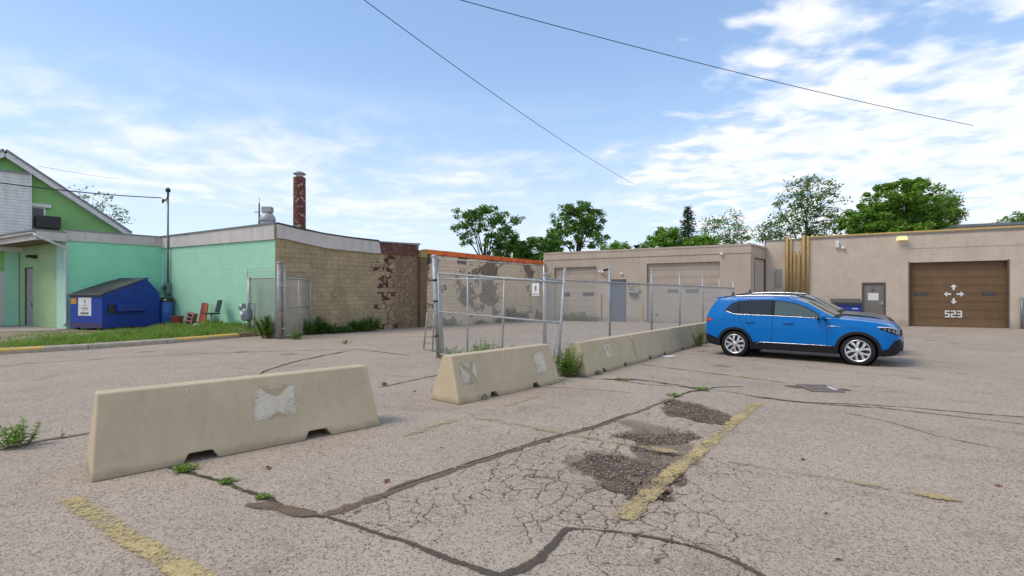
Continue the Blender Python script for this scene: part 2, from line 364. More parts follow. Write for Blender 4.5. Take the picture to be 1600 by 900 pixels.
# ------------------------------------------------------------------ ground sheet with potholes and cracks
def ground():
    def axis(lo, hi, fine, far0, far1):
        a = list(np.arange(lo, hi, fine)); s, x = fine, lo; left = []
        while x > far0: s *= 1.22; x -= s; left.append(x)
        s, x = fine, a[-1]; right = []
        while x < far1: s *= 1.22; x += s; right.append(x)
        return np.array(left[::-1] + a + right)
    xs = axis(-1.7, 3.25, .0105, -900, 900); ys = axis(2.85, 8.1, .0105, -300, 1500)
    X, Y = np.meshgrid(xs, ys); X = X.ravel(); Y = Y.ravel()
    r = np.random.RandomState(3)
    def vnoise(x, y, sc_, seed):          # smooth value noise
        rs = np.random.RandomState(seed); T = rs.rand(64, 64)
        x = x*sc_; y = y*sc_; xi = np.floor(x).astype(int); yi = np.floor(y).astype(int); fx = x-xi; fy = y-yi
        fx = fx*fx*(3-2*fx); fy = fy*fy*(3-2*fy)
        a = T[xi % 64, yi % 64]; b = T[(xi+1) % 64, yi % 64]; c = T[xi % 64, (yi+1) % 64]; d = T[(xi+1) % 64, (yi+1) % 64]
        return a*(1-fx)*(1-fy)+b*fx*(1-fy)+c*(1-fx)*fy+d*fx*fy
    def fb(x, y, sc_, seed): return .55*vnoise(x, y, sc_, seed)+.28*vnoise(x, y, sc_*2.1, seed+1)+.17*vnoise(x, y, sc_*4.3, seed+2)
    def vor(x, y, size, seed):
        rs = np.random.RandomState(seed); J = rs.rand(64, 64, 2)
        gx = x/size; gy = y/size; ix = np.floor(gx).astype(int); iy = np.floor(gy).astype(int)
        D = []; PX = []; PY = []
        for i in (-1, 0, 1):
            for j in (-1, 0, 1):
                q = J[(ix+i) % 64, (iy+j) % 64]; dx = ix+i+q[:, 0]-gx; dy = iy+j+q[:, 1]-gy; D.append(dx*dx+dy*dy); PX.append(dx); PY.append(dy)
        D, PX, PY = np.array(D), np.array(PX), np.array(PY); o = np.argsort(D, axis=0); k = np.arange(len(x)); a, b = o[0], o[1]
        return (D[b, k]-D[a, k])/(2*np.hypot(PX[b, k]-PX[a, k], PY[b, k]-PY[a, k])+1e-6)*size
    near = (X > -1.9) & (X < 3.4) & (Y > 2.7) & (Y < 8.2)
    hole = np.zeros_like(X); crack = np.zeros_like(X); z = np.zeros_like(X)
    x, y = X[near], Y[near]
    nx = x + (fb(x, y, 2.2, 11)-.5)*.42 + (fb(x, y, 9, 21)-.5)*.10; ny = y + (fb(x, y, 2.2, 15)-.5)*.5 + (fb(x, y, 9, 25)-.5)*.10
    H = np.zeros_like(x)
    def ell(px0, py0, px1, py1, k=1.0):   # pothole covering a photo rectangle
        a, b = G((px0+px1)/2, py0), G((px0+px1)/2, py1); c = (a+b)/2; l, rr = G(px0, (py0+py1)/2), G(px1, (py0+py1)/2)
        e = ((nx-c.x)/((rr.x-l.x)/2))**2+((ny-c.y)/((a.y-b.y)/2))**2
        # shear: the patch runs along the line of sight
        return np.clip((1.12-e)/.35, 0, 1)*k
    for q in ((1030, 622, 1118, 661, 1), (1085, 634, 1144, 663, 1), (962, 668, 1088, 698, 1), (895, 706, 1040, 750, 1), (935, 735, 1050, 782, .95), (985, 655, 1075, 725, .6), (1010, 690, 1050, 760, .8), (832, 736, 872, 750, .9), (880, 705, 935, 725, .5)):
        H = np.maximum(H, ell(*q))
    # alligator cracking, strongest round the potholes
    cen = [(G(960, 770), .95, 1.0), (G(880, 740), .8, .9), (G(760, 760), .7, .75), (G(1000, 690), 1.1, .8), (G(900, 800), .55, .9), (G(1040, 800), .4, .8), (G(620, 800), .42, .8), (G(840, 700), .7, .6), (G(1060, 660), .9, .5)]
    I = np.zeros_like(x)
    for c, rad, k in cen: I = np.maximum(I, k*np.clip(1.25-np.hypot(nx-c.x, (ny-c.y)*.8)/rad, 0, 1))
    I = I*(.45+.9*fb(x, y, 1.6, 33)); I[x < -1.55] = 0
    wx = x + (fb(x, y, 5, 41)-.5)*.16 + (fb(x, y, 21, 43)-.5)*.03; wy = y + (fb(x, y, 5, 51)-.5)*.16 + (fb(x, y, 21, 53)-.5)*.03
    v1 = vor(wx, wy, .19, 5); v2 = vor(wx, wy, .50, 8)
    w1 = .0024+.0030*np.clip(I, 0, 1)*fb(x, y, 6, 35)*1.6; c1 = np.clip((w1*1.7-v1)/(w1*1.0), 0, 1)*np.clip((I-.30)*6, 0, 1)
    w2 = .0030+.0030*np.clip(I, 0, 1); c2 = np.clip((w2*1.7-v2)/w2, 0, 1)*np.clip((I-.08)*6, 0, 1)*(fb(x, y, 1.7, 77) > .36)
    C = np.maximum(c1, c2)
    C = C*(1-np.clip(H*1.4, 0, 1)*(fb(x, y, 3, 91) < .62))
    hole[near] = H; crack[near] = C
    peb = r.rand(len(x))
    z[near] = -.034*np.clip(H*1.2, 0, 1)*(.6+.6*fb(x, y, 4, 61)) - .009*C + H*(peb-.5)*.014 - .004*np.clip(I-.5, 0, 1)*vnoise(wx, wy, 3.6, 71)
    z += .006*(fb(X, Y, .35, 81)-.5)*np.clip((30-np.hypot(X, Y))/15, 0, 1)
    z = np.minimum(z, .003)
    nxv, nyv = len(xs), len(ys)
    me = bpy.data.meshes.new('ground'); nv = nxv*nyv
    me.vertices.add(nv); co = np.empty((nv, 3), np.float32); co[:, 0] = X; co[:, 1] = Y; co[:, 2] = z; me.vertices.foreach_set('co', co.ravel())
    i = np.arange(nv).reshape(nyv, nxv); a = i[:-1, :-1].ravel(); b = i[:-1, 1:].ravel(); c = i[1:, 1:].ravel(); d = i[1:, :-1].ravel()
    f = np.stack([a, b, c, d], 1).astype(np.int32); nf = len(f)
    me.loops.add(nf*4); me.loops.foreach_set('vertex_index', f.ravel()); me.polygons.add(nf)
    me.polygons.foreach_set('loop_start', np.arange(0, nf*4, 4, dtype=np.int32))
    me.update(calc_edges=True)
    for nm, arr in (('hole', hole), ('crack', crack)):
        at_ = me.attributes.new(nm, 'FLOAT', 'POINT'); at_.data.foreach_set('value', arr.astype(np.float32))
    me.polygons.foreach_set('use_smooth', np.ones(nf, bool)); me.materials.append(asphalt)
    o = link('ground', me); o['kind'] = 'structure'
    hx, hy, hh = x[H > .6], y[H > .6], H[H > .6]
    return hx, hy
hx, hy = ground()

def strip(name, pts, width, m, z=.006, jitter=.25, step=.06, seed=1, ends=True):
    rs = random.Random(seed); P = [Vector((p[0], p[1], 0)) for p in pts]
    dens = []
    for a, b in zip(P, P[1:]):
        n = max(1, int((b-a).length/step)); dens += [a.lerp(b, k/n) for k in range(n)]
    dens.append(P[-1]); W_ = width if isinstance(width, (list, tuple)) else [width, width]
    vs = []; fs = []; n = len(dens); off = 0; ed = []
    for i, p in enumerate(dens):
        d = (dens[min(i+1, n-1)]-dens[max(i-1, 0)]).normalized(); nn = Vector((-d.y, d.x, 0)); t = i/max(1, n-1)
        ww = W_[0]*(1-t)+W_[-1]*t
        off = off*.8+rs.uniform(-1, 1)*ww*jitter*.5
        e = 1.0 if not ends else min(1, .25+min(i, n-1-i)*.4)
        p = p+nn*off; l, r = ww*.62*e*(1+rs.uniform(-jitter, jitter)), ww*.62*e*(1+rs.uniform(-jitter, jitter))
        for f, g in ((1, 1), (.5, .35), (0, 0), (-.5, .35), (-1, 1)): vs.append(p+nn*f*(l if f > 0 else r)+Vector((0, 0, z))); ed.append(g)
    for i in range(n-1):
        for k in range(4): fs.append((5*i+k, 5*i+k+1, 5*i+k+6, 5*i+k+5))
    o = MB().add(vs, fs).build(name, m, recalc=False); o['kind'] = 'structure'
    o.data.attributes.new('edge', 'FLOAT', 'POINT').data.foreach_set('value', np.array(ed, np.float32)); return o
def gp(*xy): return [G(a, b) for a, b in xy]
strip('tar_seam', gp((505, 806), (560, 824), (640, 850), (700, 874), (770, 899), (850, 932), (960, 985)), [.035, .065], tar, seed=2)
strip('tar_seam', gp((770, 903), (815, 889), (842, 872), (862, 848), (885, 827), (925, 828)), [.085, .05], tar, .0065, seed=3)
strip('tar_seam', gp((925, 828), (985, 834), (1040, 845), (1090, 857), (1140, 876), (1190, 900), (1290, 960)), [.03, .04], tar, .007, seed=4)
strip('dirt_seam', gp((500, 808), (545, 794), (620, 766), (700, 737), (780, 711), (860, 686), (930, 668), (985, 648), (1052, 622)), [.12, .05], dirtseam, .0062, seed=5)
strip('tar_seam', gp((600, 770), (700, 735), (780, 709), (860, 684), (930, 666), (985, 646)), [.015, .035], tar, .0105, jitter=.4, seed=6)
strip('mossy_seam', gp((255, 728), (300, 738), (345, 752), (395, 772), (450, 793), (505, 808)), [.05, .06], moss, .0064, jitter=.4, seed=7)
strip('dirt_seam', gp((385, 789), (440, 794), (500, 806)), [.14, .10], dirtseam, .0092, seed=8)
strip('dirt_seam', gp((-120, 722), (0, 703), (60, 690), (125, 680), (240, 662)), [.07, .05], dirtseam, seed=9)
strip('tar_seam', gp((-120, 722), (0, 702), (60, 689), (125, 679), (240, 661)), [.025, .02], tar, .0102, seed=10)
strip('mossy_seam', gp((395, 590), (412, 581), (440, 571), (470, 563), (505, 556), (548, 548)), [.06, .10], moss, jitter=.4, seed=11)
strip('dirt_seam', gp((-60, 583), (0, 573), (60, 567), (150, 562), (230, 557), (330, 552), (430, 549), (560, 546), (640, 556)), [.03, .05], moss, .0095, seed=12)
strip('dirt_seam', gp((590, 606), (630, 598), (665, 590), (700, 584)), [.05, .05], moss, seed=13)
strip('tar_seam', gp((905, 590), (960, 594), (1010, 601), (1090, 606), (1150, 614), (1190, 622), (1260, 629), (1340, 632), (1420, 637), (1520, 646), (1640, 655)), [.03, .04], moss, jitter=.5, seed=14)
strip('tar_seam', gp((1180, 620), (1230, 627), (1300, 633), (1380, 638), (1500, 652), (1640, 668)), [.06, .02], tar, .0098, jitter=.4, seed=15)
strip('pavement_crack', gp((1305, 642), (1345, 650), (1400, 663), (1470, 683), (1540, 697), (1640, 716)), [.016, .024], tar, .0075, jitter=.4, seed=16)
strip('pavement_crack', gp((760, 596), (820, 605), (880, 606), (940, 610), (990, 614)), .018, tar, jitter=.4, seed=17)
strip('pavement_crack', gp((1050, 622), (1080, 612), (1115, 606), (1160, 604)), .05, moss, jitter=.5, seed=18)
strip('tar_seam', gp((935, 592), (1000, 594), (1060, 602), (1110, 612)), .09, tar, .009, jitter=.4, seed=19)
# stall lines
strip('parking_line', gp((107, 780), (180, 826), (305, 905), (420, 978)), .125, line_ok, .0085, .05, seed=21, ends=False)
strip('parking_line', gp((1040, 748), (1112, 690), (1183, 630)), .135, line_ok, .0085, .05, seed=22, ends=False)
strip('parking_line', gp((972, 812), (1005, 782), (1040, 748)), .135, line_mid, .0085, .05, seed=32, ends=False)
strip('parking_line', gp((630, 682), (700, 660), (800, 632), (850, 617)), .13, line_bad, .0087, .08, seed=23)
strip('parking_line', gp((735, 652), (800, 663), (880, 678), (985, 696), (1070, 710)), .12, line_bad, .0122, .08, seed=24)
strip('parking_line', gp((1000, 699), (1060, 709)), .13, line_mid, .0162, .08, seed=25)
strip('parking_line', gp((1140, 722), (1230, 737), (1330, 754), (1400, 767)), .10, line_bad, .0124, .08, seed=26)
strip('parking_line', gp((1400, 767), (1450, 775), (1504, 784)), .11, line_mid, .0125, .08, seed=27)
strip('parking_line', gp((1003, 569.5), (1080, 579), (1150, 588), (1226, 598)), [.11, .08], line_mid, .0126, .06, seed=28)
strip('parking_line', gp((1060, 551.5), (1110, 557), (1170, 563), (1290, 577), (1440, 592)), .10, line_bad, .0088, .06, seed=29)
strip('parking_line', gp((1325, 603), (1380, 606), (1440, 611)), .09, line_bad, .0089, .06, seed=30)
strip('parking_line', gp((1420, 560), (1600, 580)), .08, line_bad, .0089, .06, seed=31)
# loose stones from the potholes and specks of litter on the lot
def gravel():
    mb = MB(); rs = random.Random(5); oc = [(1, 0, 0), (-1, 0, 0), (0, 1, 0), (0, -1, 0), (0, 0, 1), (0, 0, -1)]
    fs = [(0, 2, 4), (2, 1, 4), (1, 3, 4), (3, 0, 4), (2, 0, 5), (1, 2, 5), (3, 1, 5), (0, 3, 5)]
    def stone(x, y, z, s, mi):
        a = rs.uniform(0, 6.3); ca, sa = math.cos(a), math.sin(a); k = [s*rs.uniform(.6, 1.3) for _ in range(3)]
        mb.add([(x+(p[0]*k[0]*ca-p[1]*k[1]*sa), y+(p[0]*k[0]*sa+p[1]*k[1]*ca), z+p[2]*k[2]*.6) for p in oc], fs, mi)
    for _ in range(2600):
        i = rs.randrange(len(hx)); stone(hx[i]+rs.gauss(0, .04), hy[i]+rs.gauss(0, .04), rs.uniform(-.03, -.012), rs.uniform(.004, .013), rs.choice((0, 0, 1, 2)))
    for _ in range(500):
        i = rs.randrange(len(hx)); stone(hx[i]+rs.gauss(0, .22), hy[i]+rs.gauss(0, .22), .002, rs.uniform(.003, .009), rs.choice((0, 1, 2)))
    for _ in range(900):
        y = rs.uniform(2.8, 14); x = rs.uniform(-1, 1)*y*1.05; stone(x, y, .002, rs.uniform(.003, .011), rs.choice((0, 1, 2, 2)))
    m = [plain('stone_grey', (.26, .22, .19), (.18, .15, .13), 30, .9), plain('stone_dark', (.08, .06, .048), (.12, .095, .07), 30, .9), plain('stone_pale', (.42, .37, .31), (.34, .29, .24), 30, .9)]
    o = mb.build('loose_gravel', m, recalc=False); o['kind'] = 'stuff'; tag(o, 'loose gravel and grit lying in the potholes and on the lot', 'gravel')
gravel()

# ------------------------------------------------------------------ walls
def wall_face(name, W, root, zt, opens, mats, blocks=True, z0=0.0, u0=0.0, u1=None, depth=.22, thick=.3):
    """facade skin with openings; with blocks, a recessed joint plane and block faces standing proud of it"""
    L = W.L if u1 is None else u1; mb = MB(); yb = .010 if blocks else 0.0
    us = sorted({u0, L, *[q for o in opens for q in o[:2]]}); zs = sorted({z0, *[q for o in opens for q in o[2:]]})
    inside = lambda u, z: any(o[0] < u < o[1] and o[2] < z < o[3] for o in opens)
    for a, b in zip(us, us[1:]):
        zz_ = zs + [None]
        for c, d in zip(zz_, zz_[1:]):
            mid = (c + .05) if d is None else (c+d)/2
            if inside((a+b)/2, mid): continue
            mb.add([(a, yb, c), (b, yb, c), (b, yb, zt(b) if d is None else d), (a, yb, zt(a) if d is None else d)], [(0, 1, 2, 3)], 1 if blocks else 0)
    for o in opens:
        a, b, c, d = o; D = depth; m_ = 0
        mb.add([(a, 0, c), (a, 0, d), (a, D, d), (a, D, c)], [(0, 1, 2, 3)], m_); mb.add([(b, 0, c), (b, D, c), (b, D, d), (b, 0, d)], [(0, 1, 2, 3)], m_)
        mb.add([(a, 0, d), (b, 0, d), (b, D, d), (a, D, d)], [(0, 1, 2, 3)], m_)
    # top and back give the wall its thickness
    mb.add([(u0, yb, zt(u0)), (L, yb, zt(L)), (L, thick, zt(L)), (u0, thick, zt(u0))], [(0, 1, 2, 3)], 0)
    mb.add([(u0, yb, z0), (u0, yb, zt(u0)), (u0, thick, zt(u0)), (u0, thick, z0)], [(0, 1, 2, 3)], 0)
    mb.add([(L, yb, z0), (L, thick, z0), (L, thick, zt(L)), (L, yb, zt(L))], [(0, 1, 2, 3)], 0)
    o = mb.build(name, mats, root, rel(W.a, root) if root else W.a, W.rot, recalc=False)
    return o
def block_rects(L, zt, opens, z0=0.0, bw=.40, bh=.20, u0=0.0):
    r = []; k = 0; z = z0
    while z < max(zt(u0), zt(L)):
        u = u0 - (bw/2 if k % 2 else 0)
        while u < L:
            a, b, c, d = max(u, u0), min(u+bw, L), z, min(z+bh, zt(min(max(u+bw/2, u0), L)))
            u += bw
            if b-a < .05 or d-c < .04: continue
            parts = [(a, b)]
            for o in opens:
                if o[2] < (c+d)/2 < o[3]:
                    n = []
                    for p, q in parts:
                        if o[1] <= p or o[0] >= q: n.append((p, q)); continue
                        if p < o[0]: n.append((p, o[0]))
                        if q > o[1]: n.append((o[1], q))
                    parts = n
            r += [(p, q, c, d) for p, q in parts if q-p > .04]
        z += bh; k += 1
    return r
def block_shape(mb, w_, h_, x=0, y=0, z=0, ch=.005, dep=.05, j=.005, rs=None):
    c = [(j, j), (w_-j, j), (w_-j, h_-j), (j, h_-j)]; i = [(j+ch, j+ch), (w_-j-ch, j+ch), (w_-j-ch, h_-j-ch), (j+ch, h_-j-ch)]
    if rs: c = [(a+rs.uniform(-.004, .004), b+rs.uniform(-.004, .004)) for a, b in c]; i = [(a+rs.uniform(-.006, .006), b+rs.uniform(-.006, .006)) for a, b in i]
    vs = [(x+a, y, z+b) for a, b in i]+[(x+a, y+ch, z+b) for a, b in c]+[(x+a, y+dep, z+b) for a, b in c]
    mb.add(vs, [(0, 1, 2, 3)]+[(k+4, (k+1) % 4+4, (k+1) % 4, k) for k in range(4)]+[(k+8, (k+1) % 4+8, (k+1) % 4+4, k+4) for k in range(4)])
def blocks_joined(W, root, rects, mat, name='painted_blocks'):
    mb = MB(); rs = random.Random(2)
    for a, b, c, d in rects: block_shape(mb, b-a, d-c, a, rs.uniform(0, .0016), c, .0015, .0095, .0012)
    o = mb.build(name, mat, root, rel(W.a, root), W.rot, recalc=False); o['kind'] = 'stuff'; return o
def blocks_single(W, wall, rects, mat, limit=300, keep=None, seed=1):
    rs = random.Random(seed); cache = {}
    if keep: rects = [r for r in rects if keep(r)]
    rects.sort(key=lambda r: W.p((r[0]+r[1])/2).length)
    for a, b, c, d in rects[:limit]:
        key = (round(b-a, 2), round(d-c, 2), rs.randrange(4))
        if key not in cache:
            mb = MB(); block_shape(mb, b-a, d-c, rs=rs, dep=.07, ch=.007); cache[key] = mb.mesh('block', mat, recalc=False)
        o = link('block', cache[key], wall, (a, rs.uniform(-.007, .002), c))
    mb = MB()
    for a, b, c, d in rects[limit:]: block_shape(mb, b-a, d-c, a, rs.uniform(-.006, .002), c, rs=rs)
    if mb.v: o = mb.build('far_blocks', mat, wall, recalc=False); o['kind'] = 'stuff'
def on(W, root, name, mb, mats, y=0.0, bevel=0, parent=None, **k):
    """a part laid on a facade in the facade's own coordinates"""
    return mb.build(name, mats, root, rel(W.a, root)+W.n*y, W.rot, bevel, **k)
def const(z): return lambda u: z
def lin(L, z0, z1): return lambda u: z0+(z1-z0)*u/L

# --- warehouse: mint front, weathered brown side with the drooping fascia, pier, peeling far wall
WG = Wall((-17.3, 24.4), (-9.6, 19.97)); WB = Wall((-9.6, 19.97), (-4.86, 25.45)); WK = Wall((-4.56, 25.8), (2.12, 33.45))
wh = thing('warehouse', 'low mint green block warehouse with brown weathered side wall and drooping pale fascia', 'building', WG.a)
ztG = lin(WG.L, WG.uv(254, 372)[1], WG.uv(429, 351)[1])
wg = wall_face('front_wall', WG, wh, ztG, [], [mint, mint])
blocks_joined(WG, wh, block_rects(WG.L, lin(WG.L, WG.uv(254, 390)[1], WG.uv(429, 375)[1]), []), mint)
a0, a1, b0, b1 = WG.uv(254, 371)[1], WG.uv(429, 350)[1], WG.uv(254, 388)[1], WG.uv(429, 374)[1]
for k in range(3):
    u0, u1 = WG.L*k/3+.005, WG.L*(k+1)/3-.005
    f0, f1 = u0/WG.L, u1/WG.L
    mb = MB().prism([(u0, b0+(b1-b0)*f0), (u1, b0+(b1-b0)*f1), (u1, a0+(a1-a0)*f1), (u0, a0+(a1-a0)*f0)], -.06, -.012)
    on(WG, wh, 'fascia_panel', mb, fascia_w)
on(WG, wh, 'roof_edge', MB().prism([(0, a0+.002), (WG.L, a1+.002), (WG.L, a1+.06), (0, a0+.06)], -.10, .25), greymetal)
zB0, zB1 = WB.uv(431, 351)[1], WB.uv(648, 385)[1]
wb = wall_face('side_wall', WB, wh, lin(WB.L, zB0-.02, zB1-.02), [], [mortar, mortar])
rot = [(600, 432), (606, 450), (612, 458), (604, 468), (608, 436), (601, 410), (607, 424), (595, 432), (602, 440), (597, 460), (612, 425), (606, 415), (600, 476), (592, 480), (615, 450), (610, 400), (596, 445), (591, 502), (600, 510), (612, 445), (598, 422), (620, 508), (588, 418)]
rotuv = [WB.uv(*q) for q in rot]
def keepB(r):
    u, z = (r[0]+r[1])/2, (r[2]+r[3])/2
    return not any(abs(u-a) < .19 and abs(z-b) < .095 for a, b in rotuv)
rB = block_rects(WB.L, lin(WB.L, zB0-.12, zB1-.1), [])
blocks_single(WB, wb, rB, brownblock, keep=keepB, seed=3)
rs = random.Random(9); bricks = []
for k in range(4): mb = MB(); block_shape(mb, rs.uniform(.17, .23), rs.uniform(.065, .085), 0, 0, 0, .008, .04, .004, rs); bricks.append(mb.mesh('brick', redrust, recalc=False))
for u, z in rotuv:                      # ragged red brick laid bare where the blocks have fallen out
    for i in range(5): link('brick', rs.choice(bricks), wb, (u+rs.uniform(-.26, .16), .004-.0017*i-rs.uniform(0, .001), z-.13+.05*i+rs.uniform(-.01, .01)))
for i, (u, z) in enumerate(rotuv):      # shards of the fallen blocks still clinging on
    for k in range(5):
        n = 7; r1 = rs.uniform(.05, .12); uu, zq = u+rs.choice((-1, 1))*rs.uniform(.12, .28), z+rs.uniform(-.14, .14)
        po = [(uu+r1*rs.uniform(.5, 1.2)*math.cos(6.283*j/n), zq+r1*.75*rs.uniform(.5, 1.2)*math.sin(6.283*j/n)) for j in range(n)]
        on(WB, wh, 'block_shard', MB().prism(po, -.006-.0003*(i+k), .02), brownblock)
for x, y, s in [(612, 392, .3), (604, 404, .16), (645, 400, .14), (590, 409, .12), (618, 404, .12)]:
    u, z = WB.uv(x, y); on(WB, wh, 'cavity_shade', MB().box(u-s/2, u+s/2, -.012, .03, z-s*.3, z+s*.3), darkmetal)  # raised dark boxes painted as the shade inside wall holes
core = MB().box(-.25, .25, .0085, .03, -.16, .16).mesh('broken_core', redrust)
for i, (u, z) in enumerate(rotuv): link('broken_core', core, wb, (u, -.0002*i, z))
pts_t = [WB.uv(x, y) for x, y in ((431.5, 350), (470, 359.5), (510, 367), (550, 373), (591, 378))]
pts_b = [WB.uv(x, y) for x, y in ((594, 396), (585, 396), (560, 393), (535, 391), (510, 388), (485, 383), (460, 377), (445, 373.5), (431.5, 372))]
on(WB, wh, 'drooping_fascia', MB().prism(pts_t+pts_b, -.085, -.04), fascia_w)
on(WB, wh, 'roof_edge', MB().prism([(p[0], p[1]+.003) for p in pts_t]+[(p[0], p[1]+.07+.02*math.sin(i*2.1)) for i, p in enumerate(pts_t)][::-1], -.10, .25), darkmetal)
q = [WB.uv(x, y) for x, y in ((592, 396), (640, 399), (652, 397), (653, 384), (630, 382), (592, 379.5))]
on(WB, wh, 'eave_board', MB().prism(q, -.075, -.02), redbrown)
q = [WB.uv(x, y) for x, y in ((592, 379), (630, 381.5), (654, 383.5), (654, 380.5), (632, 379.5), (592, 377))]
on(WB, wh, 'eave_trim', MB().prism(q, -.14, .1), greymetal)
mb = MB().box(-.46, -.03, -.20, .25, 0, 3.62)
on(WK, wh, 'pier', mb, plain('brown_pier', (.16, .10, .05), (.22, .14, .065), 2, .9, 0, .4, 30, stain=(.07, .05, .03), stain_amt=.6, stain_scale=(2, 2, .3)))
mb = MB().prism([(-.50, 3.622), (.0, 3.622), (-.05, 3.95), (-.16, 4.02), (-.34, 4.0), (-.46, 3.9)], -.24, .2)
on(WK, wh, 'pier_cap', mb, plain('ochre_cap', (.42, .29, .10), (.30, .2, .08), 5, .9, 0, .3, 30))
zK = lin(WK.L, 4.07, 3.99)
wk = wall_face('far_side_wall', WK, wh, lin(WK.L, 3.8, 3.72), [], [mortar, mortar])
blocks_single(WK, wk, block_rects(WK.L, lin(WK.L, 3.8, 3.72), []), peelblock, seed=5)
mb = MB(); rs = random.Random(4); n = 40
top = [(WK.L*i/n, zK(WK.L*i/n)+rs.uniform(-.006, .006)) for i in range(n+1)]; bot = [(WK.L*i/n, zK(WK.L*i/n)-.25+rs.uniform(-.03, .03)) for i in range(n+1)]
on(WK, wh, 'orange_coping', MB().prism(top+bot[::-1], -.06, .28), orange)
on(WK, wh, 'black_box', MB().box(.02, .30, -.08, .01, 3.30, 3.80), darkmetal, bevel=.01)
mb = MB(); P = [WG.p(.1, .1), WG.p(WG.L, .1)+WG.d*-.1, WB.p(WB.L, .25), WK.p(WK.L, .3), Vector((-4, 41, 0)), Vector((-21, 34, 0))]
mb.add([p-wh.location+Vector((0, 0, 3.93)) for p in P], [tuple(range(len(P)))]); mb.build('roof', roofing, wh, recalc=False)
Wb2 = Wall((-4, 41), (-21, 34)); wall_face('rear_wall', Wb2, wh, const(3.9), [], [beige2, beige2])
# chimney, roof ventilator, antenna
c = at(468, 357, 22.6)
ch = thing('brick_red_chimney', 'tall round rust red flue with peeling paint above the brown side wall', 'chimney', (c.x, c.y, 3.9))
ht = at(468, 277, 22.6).z-3.9
rustpaint = plain('peeling_red_paint', (.16, .045, .03), (.11, .035, .025), 5, .8, 0, .3, 30)
q = NT('flue_paint'); p_ = q.pos(); col = q.mix(q.rng(q.noise(p_, 5.5, 7, .75), .565, .58), q.mix(q.noise(p_, 3, 5), (.19, .05, .035), (.09, .03, .022)), (.55, .48, .38)); q.bump(q.noise(p_, 25), .4, .01); flue = q.fin(col, .85)
MB().lathe([(.0, -.1), (.31, -.1), (.31, .05), (.275, .06), (.27, ht*.5), (.265, ht-.02), (.22, ht), (0, ht)], 28).build('flue', flue, ch, sharp=40)
MB().lathe([(.33, .0), (.34, .04), (.33, .30), (.29, .36)], 28).build('flashing', flue, ch)
MB().lathe([(.17, ht-.01), (.17, ht+.17)], 20).build('neck', galv, ch)
MB().lathe([(0, ht+.28), (.14, ht+.25), (.27, ht+.17), (.28, ht+.14), (0, ht+.15)], 24).build('rain_cap', rustgalv, ch, sharp=40)
c = at(418, 349, 21.6)
rv = thing('roof_ventilator', 'grey metal roof ventilator with domed drum and box top on the warehouse corner', 'vent', (c.x, c.y, 4.1))
h0 = at(418, 349, 21.6).z-4.1
MB().lathe([(.30, -.2), (.30, h0+.08), (.335, h0+.10), (.335, h0+.16), (.30, h0+.30), (.20, h0+.43), (.12, h0+.46)], 24).build('drum', galv, rv, sharp=40)
MB().box(-.20, .20, -.16, .16, h0+.46, h0+.72).build('cap_box', galv, rv, bevel=.02)
c = at(405, 350, 22.0)
an = thing('roof_antenna', 'thin dark antenna post with short crossbar left of the roof ventilator', 'antenna', (c.x, c.y, 3.9))
zt_ = at(405, 317, 22).z-3.9; MB().tube([(0, 0, 0), (0, 0, zt_)], [.05, .03], 8).build('mast', darkmetal, an)
MB().tube([(-.22, 0, zt_-.42), (.05, 0, zt_-.40)], .018, 6).build('crossbar', darkmetal, an); MB().tube([(0, 0, zt_), (.02, 0, zt_+.25)], .008, 5).build('rod', darkmetal, an)

# --- annex with porch canopy
WS = Wall((-19.6, 21.7), (-17.3, 24.4)); WA = Wall((-24.5, 24.5), (-19.6, 21.7)); WP = Wall((-28.6, 19.75), (-24.5, 24.5))
ax = thing('annex_building', 'green block annex with white fascia, porch canopy and pale door behind the dumpster', 'building', WA.a)
zS = WS.uv(180, 380)[1]; zSt = WS.uv(180, 366)[1]
wall_face('side_wall', WS, ax, const(zSt-.01), [], [mint2, mint2]); blocks_joined(WS, ax, block_rects(WS.L, const(zS), []), mint2)
on(WS, ax, 'fascia', MB().box(-.1, WS.L-.02, -.06, -.012, zS-.02, zSt), fascia_w); on(WS, ax, 'roof_edge', MB().box(-.1, WS.L-.02, -.09, .2, zSt+.002, zSt+.06), greymetal)
d0, d1 = WA.uv(38.5, 450)[0], WA.uv(51.5, 450)[0]; dz = WA.uv(45, 418)[1]
zsof = 4.02
wa = wall_face('porch_wall', WA, ax, const(zsof), [(d0, d1, .17, dz)], [lime, lime], depth=.12)
rA = block_rects(WA.L, const(zsof), [(d0, d1, .17, dz)])
wsplit = WA.uv(90, 450)[0]
blocks_joined(WA, ax, [r for r in rA if r[1] <= wsplit+.3], lime)
on(WA, ax, 'pilaster', MB().box(wsplit, WA.L+.012, -.035, .2, 0, zsof-.003), plain('pale_mint', (.42, .66, .54), (.36, .6, .48), 3, .85, 0, .15, 50, stain=(.55, .62, .55), stain_amt=.4))
dr = MB().box(d0+.04, d1-.04, .06, .10, .18, dz-.04).build('door', plain('mauve_door', (.40, .33, .32), (.36, .30, .29), 3, .6), ax, rel(WA.a, ax), WA.rot)
MB().box(d0, d0+.04, .02, .12, .17, dz).build('door_frame', darkmetal, ax, rel(WA.a, ax), WA.rot)
MB().tube([(d1-.14, .05, 1.1), (d1-.14, .0, 1.1), (d1-.14, .0, 1.3)], .018, 6).build('handle', darkmetal, dr)
zw = WP.uv(14, 424)[1]
wall_face('porch_side_wall', WP, ax, const(zsof), [], [whiteblock, whiteblock])
blocks_joined(WP, ax, block_rects(WP.L, const(zw), []), whiteblock)
on(WP, ax, 'green_band', MB().box(0, WP.L-.01, -.012, .004, zw+.002, zsof-.004), stucco)
on(WP, ax, 'corner_post', MB().box(WP.L-.5, WP.L-.02, -.06, -.014, 0, zsof-.006), mint)
